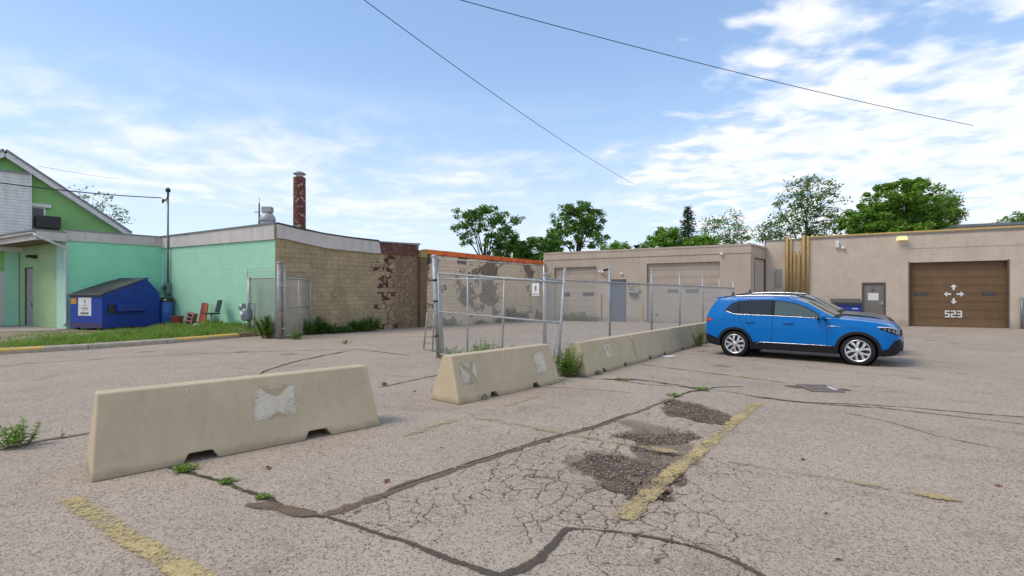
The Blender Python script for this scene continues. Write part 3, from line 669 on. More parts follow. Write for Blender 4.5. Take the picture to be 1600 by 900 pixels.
# canopy slab over the porch, its front edge a metre before the wall
mb = MB(); ff = 1.0
mb.box(-.2, WA.L-.0, -ff, .3, zsof, zsof+.06, 1)
on(WA, ax, 'soffit', mb, [plain('brown_soffit', (.20, .13, .07), (.15, .10, .05), 5, .8)]*2)
on(WA, ax, 'canopy_fascia', MB().box(-3.4, WA.L+.02, -ff-.05, -ff-.004, zsof-.02, 4.36), fascia_w)
on(WA, ax, 'canopy_end_fascia', MB().box(WA.L+.024, WA.L+.07, -ff-.05, .0, zsof-.02, 4.36), fascia_w)
on(WA, ax, 'canopy_roof', MB().box(-3.4, WA.L+.06, -ff-.12, .5, 4.364, 4.44), greymetal)
on(WA, ax, 'gutter', MB().tube([(-3.4, -ff-.12, 4.30), (WA.L+.02, -ff-.12, 4.27)], .055, 8), fascia_w)
e = WA.p(WA.L+.05, -ff-.1, 4.24); g = [e, e+Vector((.12, 0, -.10)), WS.p(-.05, -.16, 3.72), WS.p(-.05, -.10, 3.6), WS.p(-.05, -.10, .45), WS.p(-.12, -.22, .30)]
MB().tube([p-ax.location for p in g], .045, 8).build('downspout', plain('white_downspout', (.62, .66, .62), (.5, .55, .5), 5, .6), ax)
u, z = WA.uv(57, 402); wl = MB().box(u-.14, u+.14, -.16, -.004, z-.06, z+.1).build('flood_light', darkmetal, ax, rel(WA.a, ax), WA.rot, .01)
MB().box(u-.20, u+.10, -.34, -.165, z-.04, z+.1).build('lamp_head', blackp, wl, bevel=.02)
mb = MB(); P = [WA.p(0, .1), WA.p(WA.L, .1), WS.p(WS.L, .1), Vector((-19, 31, 0)), Vector((-27, 29, 0))]
mb.add([p-ax.location+Vector((0, 0, 4.30)) for p in P], [tuple(range(5))]); mb.build('roof', roofing, ax, recalc=False)

# --- gabled house behind the annex
WH = Wall((-27.9, 20.85), (-21.7, 28.0))
hs = thing('gabled_house', 'green stucco gabled house with white siding bay behind the annex roof', 'house', WH.a)
uR, zR = WH.uv(201, 366); uA, zA = WH.uv(7, 236); uL = 2*uA-uR
on(WH, hs, 'gable_wall', MB().prism([(uL, 0), (uR-.35, 0), (uR-.35, zR+.05), (uA, zA-.12), (uL+.35, zR+.05)], 0, .3), stucco)
def rake(a, b, y0, y1, t, name, m):
    d = Vector((b[0]-a[0], b[1]-a[1])).normalized(); nn = Vector((-d.y, d.x))
    if nn.y < 0: nn = -nn
    on(WH, hs, name, MB().prism([a, b, (b[0]+nn.x*t, b[1]+nn.y*t), (a[0]+nn.x*t, a[1]+nn.y*t)], y0, y1), m)
rake((uA-.05, zA-.30), (uR, zR-.20), -.34, -.28, .24, 'rake_board', whitep); rake((uA+.05, zA-.30), (uL, zR-.20), -.34, -.284, .24, 'rake_board', whitep)
rake((uA, zA-.045), (uR+.05, zR+.03), -.38, 9, .10, 'roof_slope', shingle); rake((uA-.01, zA-.045), (uL-.05, zR+.03), -.376, 9, .10, 'roof_slope', shingle)
rake((uA, zA-.31), (uR, zR-.21), -.28, 0, .03, 'eave_soffit', whitep)
u0, z0 = WH.uv(45, 358); z1 = WH.uv(30, 274)[1]; u_ = uL+.4
bay = on(WH, hs, 'siding_bay', MB().box(u_, u0, -.50, -.004, z0-1.2, z1), whitep)
mb = MB(); k = z0-1.2
while k < z1-.1: mb.add([(u_, -.505, k), (u0+.01, -.505, k), (u0+.01, -.505, k+.15), (u_, -.505, k+.15), (u_, -.530, k), (u0+.01, -.530, k)], [(0, 1, 5, 4), (4, 5, 2, 3)]); k += .15
o = mb.build('clapboards', whitep, bay, recalc=False); o['kind'] = 'stuff'
MB().box(u0-.01, u0+.06, -.56, -.40, z0-1.2, z1+.03).build('corner_board', whitep, bay)
MB().box(u_, u0+.12, -.60, -.1, z1+.004, z1+.07).build('bay_cap', greymetal, bay)
w0, wz0 = WH.uv(47, 356); w1, wz1 = WH.uv(71, 325)
win = on(WH, hs, 'window', MB().box(w0, w1, -.06, -.004, wz0, wz1), whitep)
glass_d = NT('dark_glass').fin((.05, .055, .065), .08)
MB().box(w0+.08, w1-.08, -.075, -.062, wz0+.05, wz1-.06).build('pane', glass_d, win); MB().box(w0-.05, w1+.2, -.16, -.004, wz1+.003, wz1+.17).build('lintel', whitep, win)
c = WH.p(WH.uv(72, 345)[0], -.35); zc_ = WH.uv(72, 358)[1]
ac = thing('window_air_conditioner', 'black boxy window air conditioner under the house window', 'air conditioner', (c.x, c.y, zc_), WH.rot)
MB().box(-.42, .5, -.28, .28, 0, .62).build('casing', blackp, ac, bevel=.02)
mb = MB()
for i in range(9): mb.box(-.38, .46, -.295, -.282, .05+i*.06, .075+i*.06)
mb.build('louvre', darkmetal, ac)

# --- mint yard building 527b
W7 = Wall((2.18, 33.5), (13.32, 27.5)); W7s = Wall((13.36, 27.53), (15.31, 29.7))
b7 = thing('garage_building', 'taupe block garage building with two overhead doors and blue door behind the fence', 'building', W7.a)
zt7 = W7.uv(1000, 390.5)[1]
def rect(W, x0, y0, x1, y1): a = W.uv(x0, y0); b = W.uv(x1, y1); c = W.uv(x0, y1); d = W.uv(x1, y0); return a[0], b[0], min(c[1], b[1]), (a[1]+d[1])/2
gL = list(rect(W7, 866, 417.5, 932, 500)); gL[2] = 0; gR = list(rect(W7, 1010.5, 409.5, 1124.5, 506)); gR[2] = 0; bd = list(rect(W7, 953.5, 436.5, 978.5, 501)); bd[2] = 0
op7 = [tuple(gL), tuple(gR), tuple(bd)]
wall_face('front_wall', W7, b7, const(zt7), op7, [beige2, beige2]); blocks_joined(W7, b7, block_rects(W7.L, const(zt7-.3), op7), beige2)
on(W7, b7, 'parapet_band', MB().box(-.02, W7.L+.02, -.035, -.002, zt7-.42, zt7-.02), beige2)
mb = MB(); k = 0.
while k < W7.L: mb.box(k+.004, min(k+1.6, W7.L)-.004, -.06, .32, zt7-.018, zt7+.09); k += 1.6
on(W7, b7, 'coping', mb, beige2)
sd7 = list(rect(W7s, 1179, 404, 1196, 500)); sd7[2] = 0; sd7[0] = max(sd7[0], .3); sd7[1] = min(sd7[1], W7s.L-.15)
wall_face('side_wall', W7s, b7, const(zt7), [tuple(sd7)], [beige2, beige2])
on(W7s, b7, 'side_door', MB().box(sd7[0]+.05, sd7[1]-.05, .06, .10, .02, sd7[3]-.05), beige2)
on(W7s, b7, 'side_door_frame', MB().box(sd7[0], sd7[0]+.05, -.01, .12, 0, sd7[3]).box(sd7[1]-.05, sd7[1], -.01, .12, 0, sd7[3]).box(sd7[0]+.05, sd7[1]-.05, -.01, .12, sd7[3]-.05, sd7[3]), darkmetal)
on(W7s, b7, 'side_coping', MB().box(0, W7s.L-.03, -.06, .3, zt7-.018, zt7+.09), beige2)
def garage_door(W, root, o, n, m, glassx, gz, dy=.16, name='overhead_door'):
    loc = W.p(o[0], dy, 0)-root.location
    d = MB().box(.0, o[1]-o[0], .04, .07, .0, o[3]).build(name, darkmetal, root, loc, W.rot)
    h = (o[3]-.02)/n; w_ = o[1]-o[0]; me = None
    for k in range(n):
        if me is None:
            mb = MB().box(.015, w_-.015, 0, .038, .006, h-.006); mb.box(.05, w_-.05, -.006, -.0005, h*.16, h*.84); me = mb.mesh('panel', m)
        link('panel', me, d, (0, 0, .015+k*h))
    for gx in glassx:
        a, z = W.uv(*gx[:2]); b, z2 = W.uv(*gx[2:]); a -= o[0]; b -= o[0]
        z0_, z1_ = min(z, z2), max(z, z2); MB().box(a-.03, b+.03, -.016, -.0075, z0_-.03, z1_+.03).build('window_frame', darkmetal, d)
        MB().box(a, b, -.02, -.0165, z0_, z1_).build('window_pane', glass_d, d)
    return d
taupe_door = wall_paint('taupe_door_paint', (.455, .375, .295), (.40, .33, .26), (.27, .215, .16), .3, low_dirt=(.26, .22, .18))
dL = garage_door(W7, b7, gL, 8, taupe_door, [(876, 462.5, 889, 457.5), (910, 462, 926, 457.5)], 0)
dR = garage_door(W7, b7, gR, 8, taupe_door, [(1043, 457, 1060, 452.5), (1071, 457, 1090, 452.5)], 0)
u, z = W7.uv(1025, 492); MB().box(u-gR[0]-.07, u-gR[0]+.07, -.03, -.007, z-.08, z+.08).build('latch', darkmetal, dR)
bluedoor = plain('slate_blue_door', (.045, .085, .15), (.055, .10, .17), 4, .55)
bdo = MB().box(bd[0]+.05, bd[1]-.05, .05, .09, .02, bd[3]-.05).build('blue_door', bluedoor, b7, rel(W7.a, b7), W7.rot)
mb = MB().box(bd[0], bd[0]+.05, .0, .12, 0, bd[3]).box(bd[1]-.05, bd[1], .0, .12, 0, bd[3]).box(bd[0]+.05, bd[1]-.05, .0, .12, bd[3]-.05, bd[3]); on(W7, b7, 'door_frame', mb, darkmetal)
MB().lathe([(0, -.07), (.03, -.06), (.03, -.02), (.012, 0)], 10, (bd[0]+.14, .05, 1.05), axis='y').build('knob', galv, bdo)
def seg_text(W, root, txt, x0, y0, x1, y1, m, name, th=.30, y=-.006, slant=0.0, t=.004):
    a, zb_ = W.uv(x0, y1); b, zt2 = W.uv(x1, y0); n = len(txt); adv = (b-a)/n; cw = adv*.82; H = zt2-zb_; s = cw*th; mb = MB()
    S = {'5': 'afgcd', '2': 'abged', '7': 'abc', '3': 'abgcd', 'b': 'fgedc'}
    for i, ch_ in enumerate(txt):
        X = a+i*adv; hm = zb_+H/2
        R4 = {'a': (X, X+cw, zt2-s, zt2), 'g': (X, X+cw, hm-s/2, hm+s/2), 'd': (X, X+cw, zb_, zb_+s), 'f': (X, X+s, hm+s/2, zt2-s), 'b': (X+cw-s, X+cw, hm+s/2, zt2-s), 'e': (X, X+s, zb_+s, hm-s/2), 'c': (X+cw-s, X+cw, zb_+s, hm-s/2)}
        for k in S[ch_]:
            r = R4[k]; z2_ = r[3]
            if k == 'f' and 'a' not in S[ch_]: z2_ = zt2
            mb.box(r[0], r[1], -t/2, t/2, r[2], z2_)
    return on(W, root, name, mb, m, y)
seg_text(W7, b7, '527', 981.5, 443, 999.5, 453.5, blackp, 'unit_number', .26); seg_text(W7, b7, 'b', 998, 451, 1003.5, 458, blackp, 'unit_letter', .3)
u, z = W7.uv(991, 462); mbx = on(W7, b7, 'mailbox', MB().box(u-.26, u+.26, -.14, -.004, z-.06, z+.18), blackp, bevel=.02)
MB().box(u-.28, u+.28, -.16, -.141, z+.10, z+.2).build('lid', darkmetal, mbx)
u, z = W7.uv(941, 424.5); o = on(W7, b7, 'twin_flood_light', MB().box(u-.07, u+.07, -.08, -.003, z-.07, z+.07), whitep, bevel=.01)
MB().lathe([(.02, 0), (.07, -.03), (.08, -.13), (.0, -.13)], 12, (u-.11, -.08, z), axis='y').build('lamp_head', whitep, o); MB().lathe([(.02, 0), (.07, -.03), (.08, -.13), (.0, -.13)], 12, (u+.1, -.08, z-.05), axis='y').build('lamp_head', whitep, o)
u, z = W7.uv(950, 421.5); on(W7, b7, 'security_camera', MB().tube([(u, -.003, z+.05), (u, -.12, z+.02)], .03, 8).tube([(u-.02, -.1, z), (u-.2, -.28, z-.04)], .07, 10), blackp)
u, z = W7.uv(971, 428); on(W7, b7, 'door_lamp', MB().lathe([(0, -.12), (.06, -.1), (.085, -.004)], 14, (u, 0, z), axis='y'), whitep)
u, z = W7.uv(1127.5, 396.5); on(W7, b7, 'corner_lamp', MB().box(u-.08, u+.08, -.14, -.037, z-.08, z+.06), whitep, bevel=.02)
u, z = W7.uv(940, 470); on(W7, b7, 'rusty_conduit', MB().tube([(u, -.03, .05), (u, -.03, z+.45)], .025, 6), redbrown)
c = W7.p(W7.uv(1006, 470)[0], -.4)
bo = thing('yellow_bollard', 'yellow pipe bollard left of the wide taupe garage door', 'bollard', c)
MB().lathe([(.085, 0), (.085, 1.0), (.07, 1.05), (.03, 1.08), (0, 1.085)], 16).build('post', yellowp, bo, sharp=50); MB().lathe([(.15, 0), (.13, .04), (.086, .06)], 16).build('footing', kerbc, bo)
mb = MB(); P = [W7.p(0, .2), W7.p(W7.L, .2), W7s.p(W7s.L, .0), Vector((22, 40, 0)), Vector((8, 46, 0))]
mb.add([p-b7.location+Vector((0, 0, zt7-.25)) for p in P], [tuple(range(5))]); mb.build('roof', roofing, b7, recalc=False)
wall_face('rear_wall', Wall((22, 40), (8, 46)), b7, const(zt7), [], [beige2, beige2])
c = W7.p(W7.uv(987, 385)[0], 1.2, zt7-.25); vp = thing('roof_vent_pipe', 'short dark vent pipe with a collar on the garage building roof', 'vent pipe', c)
MB().tube([(0, 0, 0), (0, 0, .62)], .11, 12).build('pipe', darkmetal, vp); MB().lathe([(.11, .55), (.19, .56), (.19, .68), (0, .70)], 14).build('collar', darkmetal, vp)
c = W7.p(W7.uv(1020, 385)[0], 1.2, zt7-.25); vp = thing('roof_gooseneck_vent', 'small white curved vent on the garage building roof edge', 'vent pipe', c)
MB().tube([(-.14, 0, 0), (-.14, 0, .38), (-.09, 0, .47), (0, 0, .51), (.09, 0, .47), (.14, 0, .38)], .05, 8).build('pipe', whitep, vp)

# --- long building 523
W5 = Wall((15.31, 29.7), (36.01, 18.3))
b5 = thing('unit_building', 'long beige block building with brown overhead door and yellow roof pipe', 'building', W5.a)
zt5 = W5.uv(1420, 366)[1]
g5 = list(rect(W5, 1420, 408, 1576.5, 512)); g5[2] = 0; d5 = list(rect(W5, 1346.5, 441.5, 1384, 504)); d5[2] = 0
op5 = [tuple(g5), tuple(d5)]
wall_face('front_wall', W5, b5, const(zt5), op5, [beige, beige], depth=.3); blocks_joined(W5, b5, block_rects(W5.L, const(zt5-.1), op5), beige)
on(W5, b5, 'lintel_line', MB().box(g5[0]-.1, W5.L, -.012, .0, g5[3]+.72, g5[3]+.75), beige2)
on(W5, b5, 'roof_edge', MB().box(-.05, W5.L, -.05, .35, zt5+.002, zt5+.05), greymetal)
brown_frame = plain('brown_frame', (.12, .085, .06), (.1, .07, .05), 5, .6)
brown_door = wall_paint('brown_door_paint', (.165, .096, .046), (.14, .08, .038), (.22, .14, .08), .4, low_dirt=(.2, .12, .06))
d523 = garage_door(W5, b5, g5, 8, brown_door, [(1432, 461, 1450, 457.5), (1538, 460.5, 1557, 457)], 0, .22)
seg_text(W5, b5, '523', 1478, 485.5, 1507, 496, whitep, 'unit_number', .30, .22-.014)
mb = MB()
def arrow(cx, cz, dx, dz, L=.30, wd=.28, st=.09):
    px_, pz_ = -dz, dx
    tip = (cx+dx*L/2, cz+dz*L/2); m_ = (cx+dx*L*.02, cz+dz*L*.02); t = (cx-dx*L/2, cz-dz*L/2)
    mb.prism([tip, (m_[0]+px_*wd/2, m_[1]+pz_*wd/2), (m_[0]+px_*st/2, m_[1]+pz_*st/2), (t[0]+px_*st/2, t[1]+pz_*st/2), (t[0]-px_*st/2, t[1]-pz_*st/2), (m_[0]-px_*st/2, m_[1]-pz_*st/2), (m_[0]-px_*wd/2, m_[1]-pz_*wd/2)], -.002, .002)
for (x, y), (dx, dz_) in {(1492, 448.5): (0, 1), (1492, 470.5): (0, -1), (1482, 459.5): (-1, 0), (1502.5, 459.5): (1, 0)}.items():
    u, z = W5.uv(x, y); arrow(u, z, dx, dz_)
on(W5, b5, 'arrow_marks', mb, whitep, .22-.0145)
for gx in (g5[0], g5[1]): on(W5, b5, 'door_jamb', MB().box(gx-.02 if gx == g5[0] else gx-.05, gx+.05 if gx == g5[0] else gx+.02, -.012 if gx == g5[0] else -.013, .15, 0, g5[3]+.03), brown_frame)
greydoor = plain('taupe_steel_door', (.20, .17, .145), (.17, .145, .125), 3, .55, stain=(.26, .22, .19), stain_amt=.4)
sdo = MB().box(d5[0]+.07, d5[1]-.07, .05, .09, .02, d5[3]-.07).build('steel_door', greydoor, b5, rel(W5.a, b5), W5.rot)
on(W5, b5, 'door_frame', MB().box(d5[0], d5[0]+.07, -.015, .14, 0, d5[3]).box(d5[1]-.07, d5[1], -.015, .14, 0, d5[3]).box(d5[0]+.07, d5[1]-.07, -.015, .14, d5[3]-.07, d5[3]), plain('brown_frame', (.12, .09, .07), (.1, .075, .06), 5, .6))
u, z = W5.uv(1364.5, 463.5); MB().box(u-.24, u+.24, .044, .0495, z-.2, z+.2).build('notice', plain('paper', (.72, .71, .68), (.66, .65, .62), 20, .7), sdo)
u, z = W5.uv(1363.5, 453.5); seg_text(W5, sdo, '2', 1362, 451.5, 1366, 456.5, blackp, 'door_number', .3, .0475); bpy.data.objects['door_number'].location = W5.n*0; bpy.data.objects['door_number'].rotation_euler = (0, 0, 0); bpy.data.objects['door_number'].location = (0, .0475, 0)
u, z = W5.uv(1379, 474); MB().box(u-.07, u+.03, .02, .049, z-.1, z+.12).tube([(u-.02, .02, z), (u-.02, -.03, z), (u-.16, -.03, z)], .016, 6).build('handle', galv, sdo)
for i, (x, yt, r) in enumerate([(1229.5, 374, .075), (1235.5, 374, .055), (1241, 396.5, .055), (1248, 397, .055), (1255, 373, .09), (1262, 373, .06)]):
    u, z = W5.uv(x, yt); zb_ = W5.uv(x, 458)[1]
    on(W5, b5, 'yellow_pipe', MB().tube([(u, -.10, zb_-.35), (u, -.10, z+.02), (u, -.02, z+.1)] if yt > 390 else [(u, -.10, zb_-.35), (u, -.10, zt5+.12), (u, .2, zt5+.17)], r, 10), yellowp)
u0, _ = W5.uv(1262, 370); on(W5, b5, 'roof_gas_pipe', MB().tube([(u0, .1, zt5+.10), (W5.L, .1, zt5+.11)], .065, 8), yellowp)
u0 = W5.uv(1195, 400)[0]
a = rect(W5, 1211, 421, 1221, 449); o = on(W5, b5, 'wall_grille', MB().box(a[0], a[1], -.04, -.003, a[2], a[3]), greymetal)
mb = MB()
for k in range(14): zk = a[2]+.04+(a[3]-a[2]-.08)*k/14; mb.box(a[0]+.03, a[1]-.03, -.052, -.041, zk, zk+.035)
mb.build('louvre', beige2, o)
a = rect(W5, 1210, 451, 1224, 461); on(W5, b5, 'utility_box', MB().box(a[0], a[1], -.14, -.003, a[2], a[3]), beige2, bevel=.01)
u, z = W5.uv(1308, 381.5); o = on(W5, b5, 'wall_light', MB().box(u-.09, u+.09, -.16, -.003, z-.22, z+.18), whitep, bevel=.03)
u, z = W5.uv(1317, 387.5); o = on(W5, b5, 'motion_sensor', MB().lathe([(0, -.18), (.08, -.16), (.10, -.003)], 14, (u, 0, z), axis='y'), whitep)
lampm = NT('sodium_lamp_glass'); lampm.b.inputs['Emission Color'].default_value = (1, .83, .35, 1); lampm.b.inputs['Emission Strength'].default_value = .35; lampm = lampm.fin((.8, .68, .35), .4)
u, z = W5.uv(1408, 372.5); o = on(W5, b5, 'flood_light', MB().box(u-.12, u+.12, -.12, -.003, z-.06, z+.08), greymetal, bevel=.02)
MB().prism([(u-.26, z-.12), (u+.26, z-.12), (u+.2, z+.09), (u-.2, z+.09)], -.30, -.121).build('lamp_head', lampm, o, bevel=.02)
u, z = W5.uv(1595.5, 465); on(W5, b5, 'corner_pipe', MB().tube([(u, -.09, 0), (u, -.09, z)], .055, 10), greymetal)
on(W5, b5, 'patch_plate', MB().box(u+.2, u+.6, -.02, -.003, .05, 2.2), fascia_w)
mb = MB(); P = [W5.p(0, .2), W5.p(W5.L, .2), W5.p(W5.L, 16), W5.p(0, 16)]
mb.add([p-b5.location+Vector((0, 0, zt5-.1)) for p in P], [(0, 1, 2, 3)]); mb.build('roof', roofing, b5, recalc=False)
wall_face('end_wall', Wall(W5.p(0, 16)[:2], W5.a[:2]), b5, const(zt5), [], [beige, beige])
Wr = Wall(at(1497, 400, 30)[:2], at(1720, 400, 27.6)[:2])
br = thing('rooftop_block', 'low beige rooftop block set back above the long building at right', 'building', Wr.a)
zr_ = Wr.uv(1560, 352)[1]; mb = MB().box(0, Wr.L, 0, 5, zt5-.2, zr_); mb.build('block_wall', beige, br, (0, 0, 0), Wr.rot)
MB().box(-.06, Wr.L+.06, -.08, 5.08, zr_+.002, zr_+.14).build('roof_edge', greymetal, br, (0, 0, 0), Wr.rot)

# ------------------------------------------------------------------ raised verge, pad and kerbs
KP = [Vector((-17.5, 9.7, 0)), Vector((-14.07, 13.5, 0)), Vector((-12.76, 14.84, 0)), Vector((-11.63, 16.65, 0)), Vector((-10.54, 19.1, 0))]
VZ = .15
def flat(name, P, z, m, thick=.0):
    mb = MB(); n = len(P); vs = [(p[0], p[1], z) for p in P]
    mb.add(vs, [tuple(range(n))])
    if thick: mb.add(vs+[(p[0], p[1], z-thick) for p in P], [(i, (i+1) % n, (i+1) % n+n, i+n) for i in range(n)])
    o = mb.build(name, m, recalc=False); o['kind'] = 'structure'; return o
vp_ = [(p.x-.13, p.y+.11) for p in KP]+[(-9.9, 20.0)]
flat('verge_soil', vp_+[WG.p(WG.L-.2, .12)[:2], WG.p(0, .12)[:2], WS.p(0, .12)[:2], (-24, 24.8), (-31, 19)], VZ, soil, .14)
flat('porch_pad', [WS.p(.2, -.12)[:2], WA.p(WA.L, .1)[:2], WA.p(0, .1)[:2], WP.p(0, .1)[:2], (-26.0, 16.0), (-19.2, 20.8)], VZ+.03, padc, .05)
lab = ['pale kerb length with yellow paint at the left edge of the lot', 'bare grey kerb length with one worn yellow end in front of the dumpster', 'bare concrete kerb length beside the tall grass', 'bright yellow kerb length nearest the small chain link panel']
q = NT('kerb_yellow_bare'); p_ = q.pos()
def kerb_mat(name, lo, hi):
    q = NT(name); p_ = q.pos(); s = q.node('ShaderNodeSeparateXYZ'); q.l(q.obj(), s.inputs[0])
    c0 = q.mix(q.rng(q.noise(p_, 5, 6, .7), .3, .7), (.44, .38, .30), (.33, .28, .22))
    top = q.math('MULTIPLY', q.rng(s.outputs[2], .07, .10), q.math('MULTIPLY', q.rng(s.outputs[0], lo-.05, lo+.05), q.rng(s.outputs[0], hi+.05, hi-.05)))
    wear = q.rng(q.noise(p_, 14, 6, .75), .60, .50)
    q.bump(q.noise(p_, 50, 5, .7), .3, .01); return q.fin(q.mix(q.math('MULTIPLY', top, wear), c0, (.62, .40, .05)), .9)
bk = [WG.p(u, -2.2, VZ-.02) for u in (.3, WG.L*.5, WG.L-1.2, WG.L-.5)]; bk2 = [WG.p(u, -.02, VZ+h_) for u, h_ in ((.3, .22), (WG.L*.5, .22), (WG.L-1.2, .18), (WG.L-.5, -.02))]
o = MB().add(bk+bk2, [(i, i+1, i+5, i+4) for i in range(3)]).build('soil_bank', soil, recalc=False); o['kind'] = 'structure'
def vz(x, y):                            # height of the soil
    d_ = -(Vector((x, y, 0))-WG.a).dot(WG.n); u_ = (Vector((x, y, 0))-WG.a).dot(WG.d)
    return VZ+(.22*max(0, 1-d_/2.2)*min(1, max(0, (WG.L-.5-u_)/.8)) if u_ > .3 else 0)
for i, (a, b, m) in enumerate([(KP[0], KP[1], kerb_mat('kerb_a', -1, 99)), (KP[1], KP[2], kerb_mat('kerb_b', -1, .9)), (KP[2], KP[3], kerb_mat('kerb_c', 50, 60)), (KP[3], KP[4], kerb_mat('kerb_d', .35, 99))]):
    d = b-a; L = d.length; mb = MB()
    prof = [(0, -.05), (0, .11), (.03, .145), (.22, .165), (.24, -.05)]; n = len(prof)
    vs = [(x, y, z) for x in (.01, L-.01) for y, z in prof]
    mb.add(vs, [tuple(range(n))[::-1], tuple(range(n, 2*n))]+[(k, (k+1) % n, (k+1) % n+n, k+n) for k in range(n)])
    o = mb.build('kerb', m, None, a, math.atan2(d.y, d.x), .012); tag(o, lab[i], 'kerb', 'kerb lengths along the grass verge')
# grass
def point_in(poly, x, y):
    c = False; n = len(poly)
    for i in range(n):
        x0, y0 = poly[i][:2]; x1, y1 = poly[(i+1) % n][:2]
        if (y0 > y) != (y1 > y) and x < (x1-x0)*(y-y0)/(y1-y0)+x0: c = not c
    return c
def blades(name, poly, n, h, zbase, mats, label, seed, holes=(), dens=None, wd=.018):
    rs = random.Random(seed); mb = MB(); xs = [p[0] for p in poly]; ys = [p[1] for p in poly]; k = 0; tries = 0
    while k < n and tries < n*30:
        tries += 1; x = rs.uniform(min(xs), max(xs)); y = rs.uniform(min(ys), max(ys))
        if not point_in(poly, x, y) or any(point_in(hh_, x, y) for hh_ in holes): continue
        dd = dens(x, y) if dens else 1
        if rs.random() > dd: continue
        hh = h*rs.uniform(.4, 1.2)*(.45+.55*dd)*(.55+.75*max(0, math.sin(x*2.9+math.sin(y*3.1)*1.3)*math.cos(y*2.3+x*.7)+.35)); a = rs.uniform(0, 6.28); ca, sa = math.cos(a), math.sin(a); lx, ly = rs.gauss(0, .4)*hh, rs.gauss(0, .4)*hh; w_ = wd*rs.uniform(.6, 1.5)
        zbase = vz(x, y)-.01
        mb.add([(x-ca*w_/2, y-sa*w_/2, zbase), (x+ca*w_/2, y+sa*w_/2, zbase), (x+lx*.4+ca*w_*.4, y+ly*.4+sa*w_*.4, zbase+hh*.6), (x+lx*.4-ca*w_*.4, y+ly*.4-sa*w_*.4, zbase+hh*.6), (x+lx, y+ly, zbase+hh)], [(0, 1, 2, 3), (3, 2, 4)], rs.choice((0, 0, 0, 1) if dd > .5 else (0, 1, 1)))
        k += 1
    o = mb.build(name, mats, recalc=False); tag(o, label, 'grass', kind='stuff'); return o
dump_a, dump_b = Vector((-17.3, 20.8, VZ)), Vector((-19.2, 21.42, VZ))
gpoly = [(p.x-.2, p.y+.18) for p in KP[1:]]+[(-9.85, 19.9), WG.p(WG.L-.3, -.03)[:2], WG.p(.1, -.03)[:2], (-17.0, 22.5), (-17.2, 20.6), (-19.4, 20.3), (-18.4, 17.5)]
pad_ = [(-30, 12), (-19.2, 20.8), (-20, 22), (-35, 22)]
def gdens(x, y):
    t = x+16.3                                     # thin near the left, dense beside the dumpster
    return max(.05, min(1.0, .12+.42*t))
blades('verge_grass', gpoly, 13000, .22, VZ-.01, [grassm, grassdry], 'long green grass and weeds growing on the verge behind the kerb', 11, dens=gdens)
blades('verge_grass', [(-14.0, 13.9), (-12.3, 16.0), (-16.4, 20.4), (-19.4, 20.2), (-17.5, 17.0)], 1500, .08, VZ-.01, [grassm, grassdry], 'short patchy grass on the dry soil before the dumpster', 12)

# ------------------------------------------------------------------ things on the verge
navy = plain('dumpster_navy', (.002, .036, .27), (.004, .045, .32), 2.5, .6, 0, .06, 30, stain=(.10, .05, .04), stain_amt=.35, stain_scale=(2, 2, .6))
navylow = plain('scuffed_navy', (.10, .05, .06), (.02, .03, .14), 7, .7)
lidm = plain('dumpster_lid', (.05, .05, .052), (.085, .08, .075), 3, .55, 0, .1, 20)
fd = (dump_b-dump_a).normalized()
dp = thing('dumpster', 'big blue steel dumpster with black lids and white notice on the grass', 'dumpster', dump_a, math.atan2(-fd.y, -fd.x))
# local x runs right along the front towards dump_a, y backwards; origin at the front right corner
Wd, Ld = (dump_b-dump_a).length, 2.45
prof = [(0, .10), (Ld, .10), (Ld, 1.62), (Ld*.76, 2.25), (0, 1.52)]
mb = MB(); n = len(prof); vs = [(-Wd, y, z) for y, z in prof]+[(0, y, z) for y, z in prof]
mb.add(vs, [tuple(range(n)), tuple(range(2*n-1, n-1, -1)), (0, n, n+1, 1), (1, n+1, n+2, 2), (4, 9, 5, 0), (2, 7, 8, 3), (3, 8, 9, 4)])
mb.build('body', navy, dp, bevel=.015)
for k in range(2):
    x0, x1 = -Wd*(k+1)/2-.02+.04, -Wd*k/2+.03-.01; mb = MB()
    vs = [(x0, -.07, 1.545), (x1, -.07, 1.545), (x1, -.07, 1.49), (x0, -.07, 1.49), (x0, Ld*.40, 1.96), (x1, Ld*.40, 1.96), (x0, Ld*.75, 2.285), (x1, Ld*.75, 2.285), (x0, Ld*.75, 2.25), (x1, Ld*.75, 2.25)]
    mb.add(vs, [(0, 1, 5, 4), (4, 5, 7, 6), (0, 3, 2, 1), (6, 7, 9, 8), (2, 3, 8, 9), (1, 2, 9, 7, 5), (0, 4, 6, 8, 3)])
    for r in range(5): xx = x0+(x1-x0)*(r+.5)/5; mb.add([(xx-.05, 0, 1.595), (xx+.05, 0, 1.595), (xx+.05, Ld*.74, 2.285), (xx-.05, Ld*.74, 2.285), (xx-.05, 0, 1.56), (xx+.05, 0, 1.56), (xx+.05, Ld*.74, 2.25), (xx-.05, Ld*.74, 2.25)], [(0, 1, 2, 3), (0, 4, 5, 1), (1, 5, 6, 2), (3, 7, 4, 0)])
    mb.build('lid', lidm, dp)
MB().box(-Wd-.03, .03, Ld*.74, Ld*.79, 2.24, 2.30).build('ridge_bar', navy, dp)
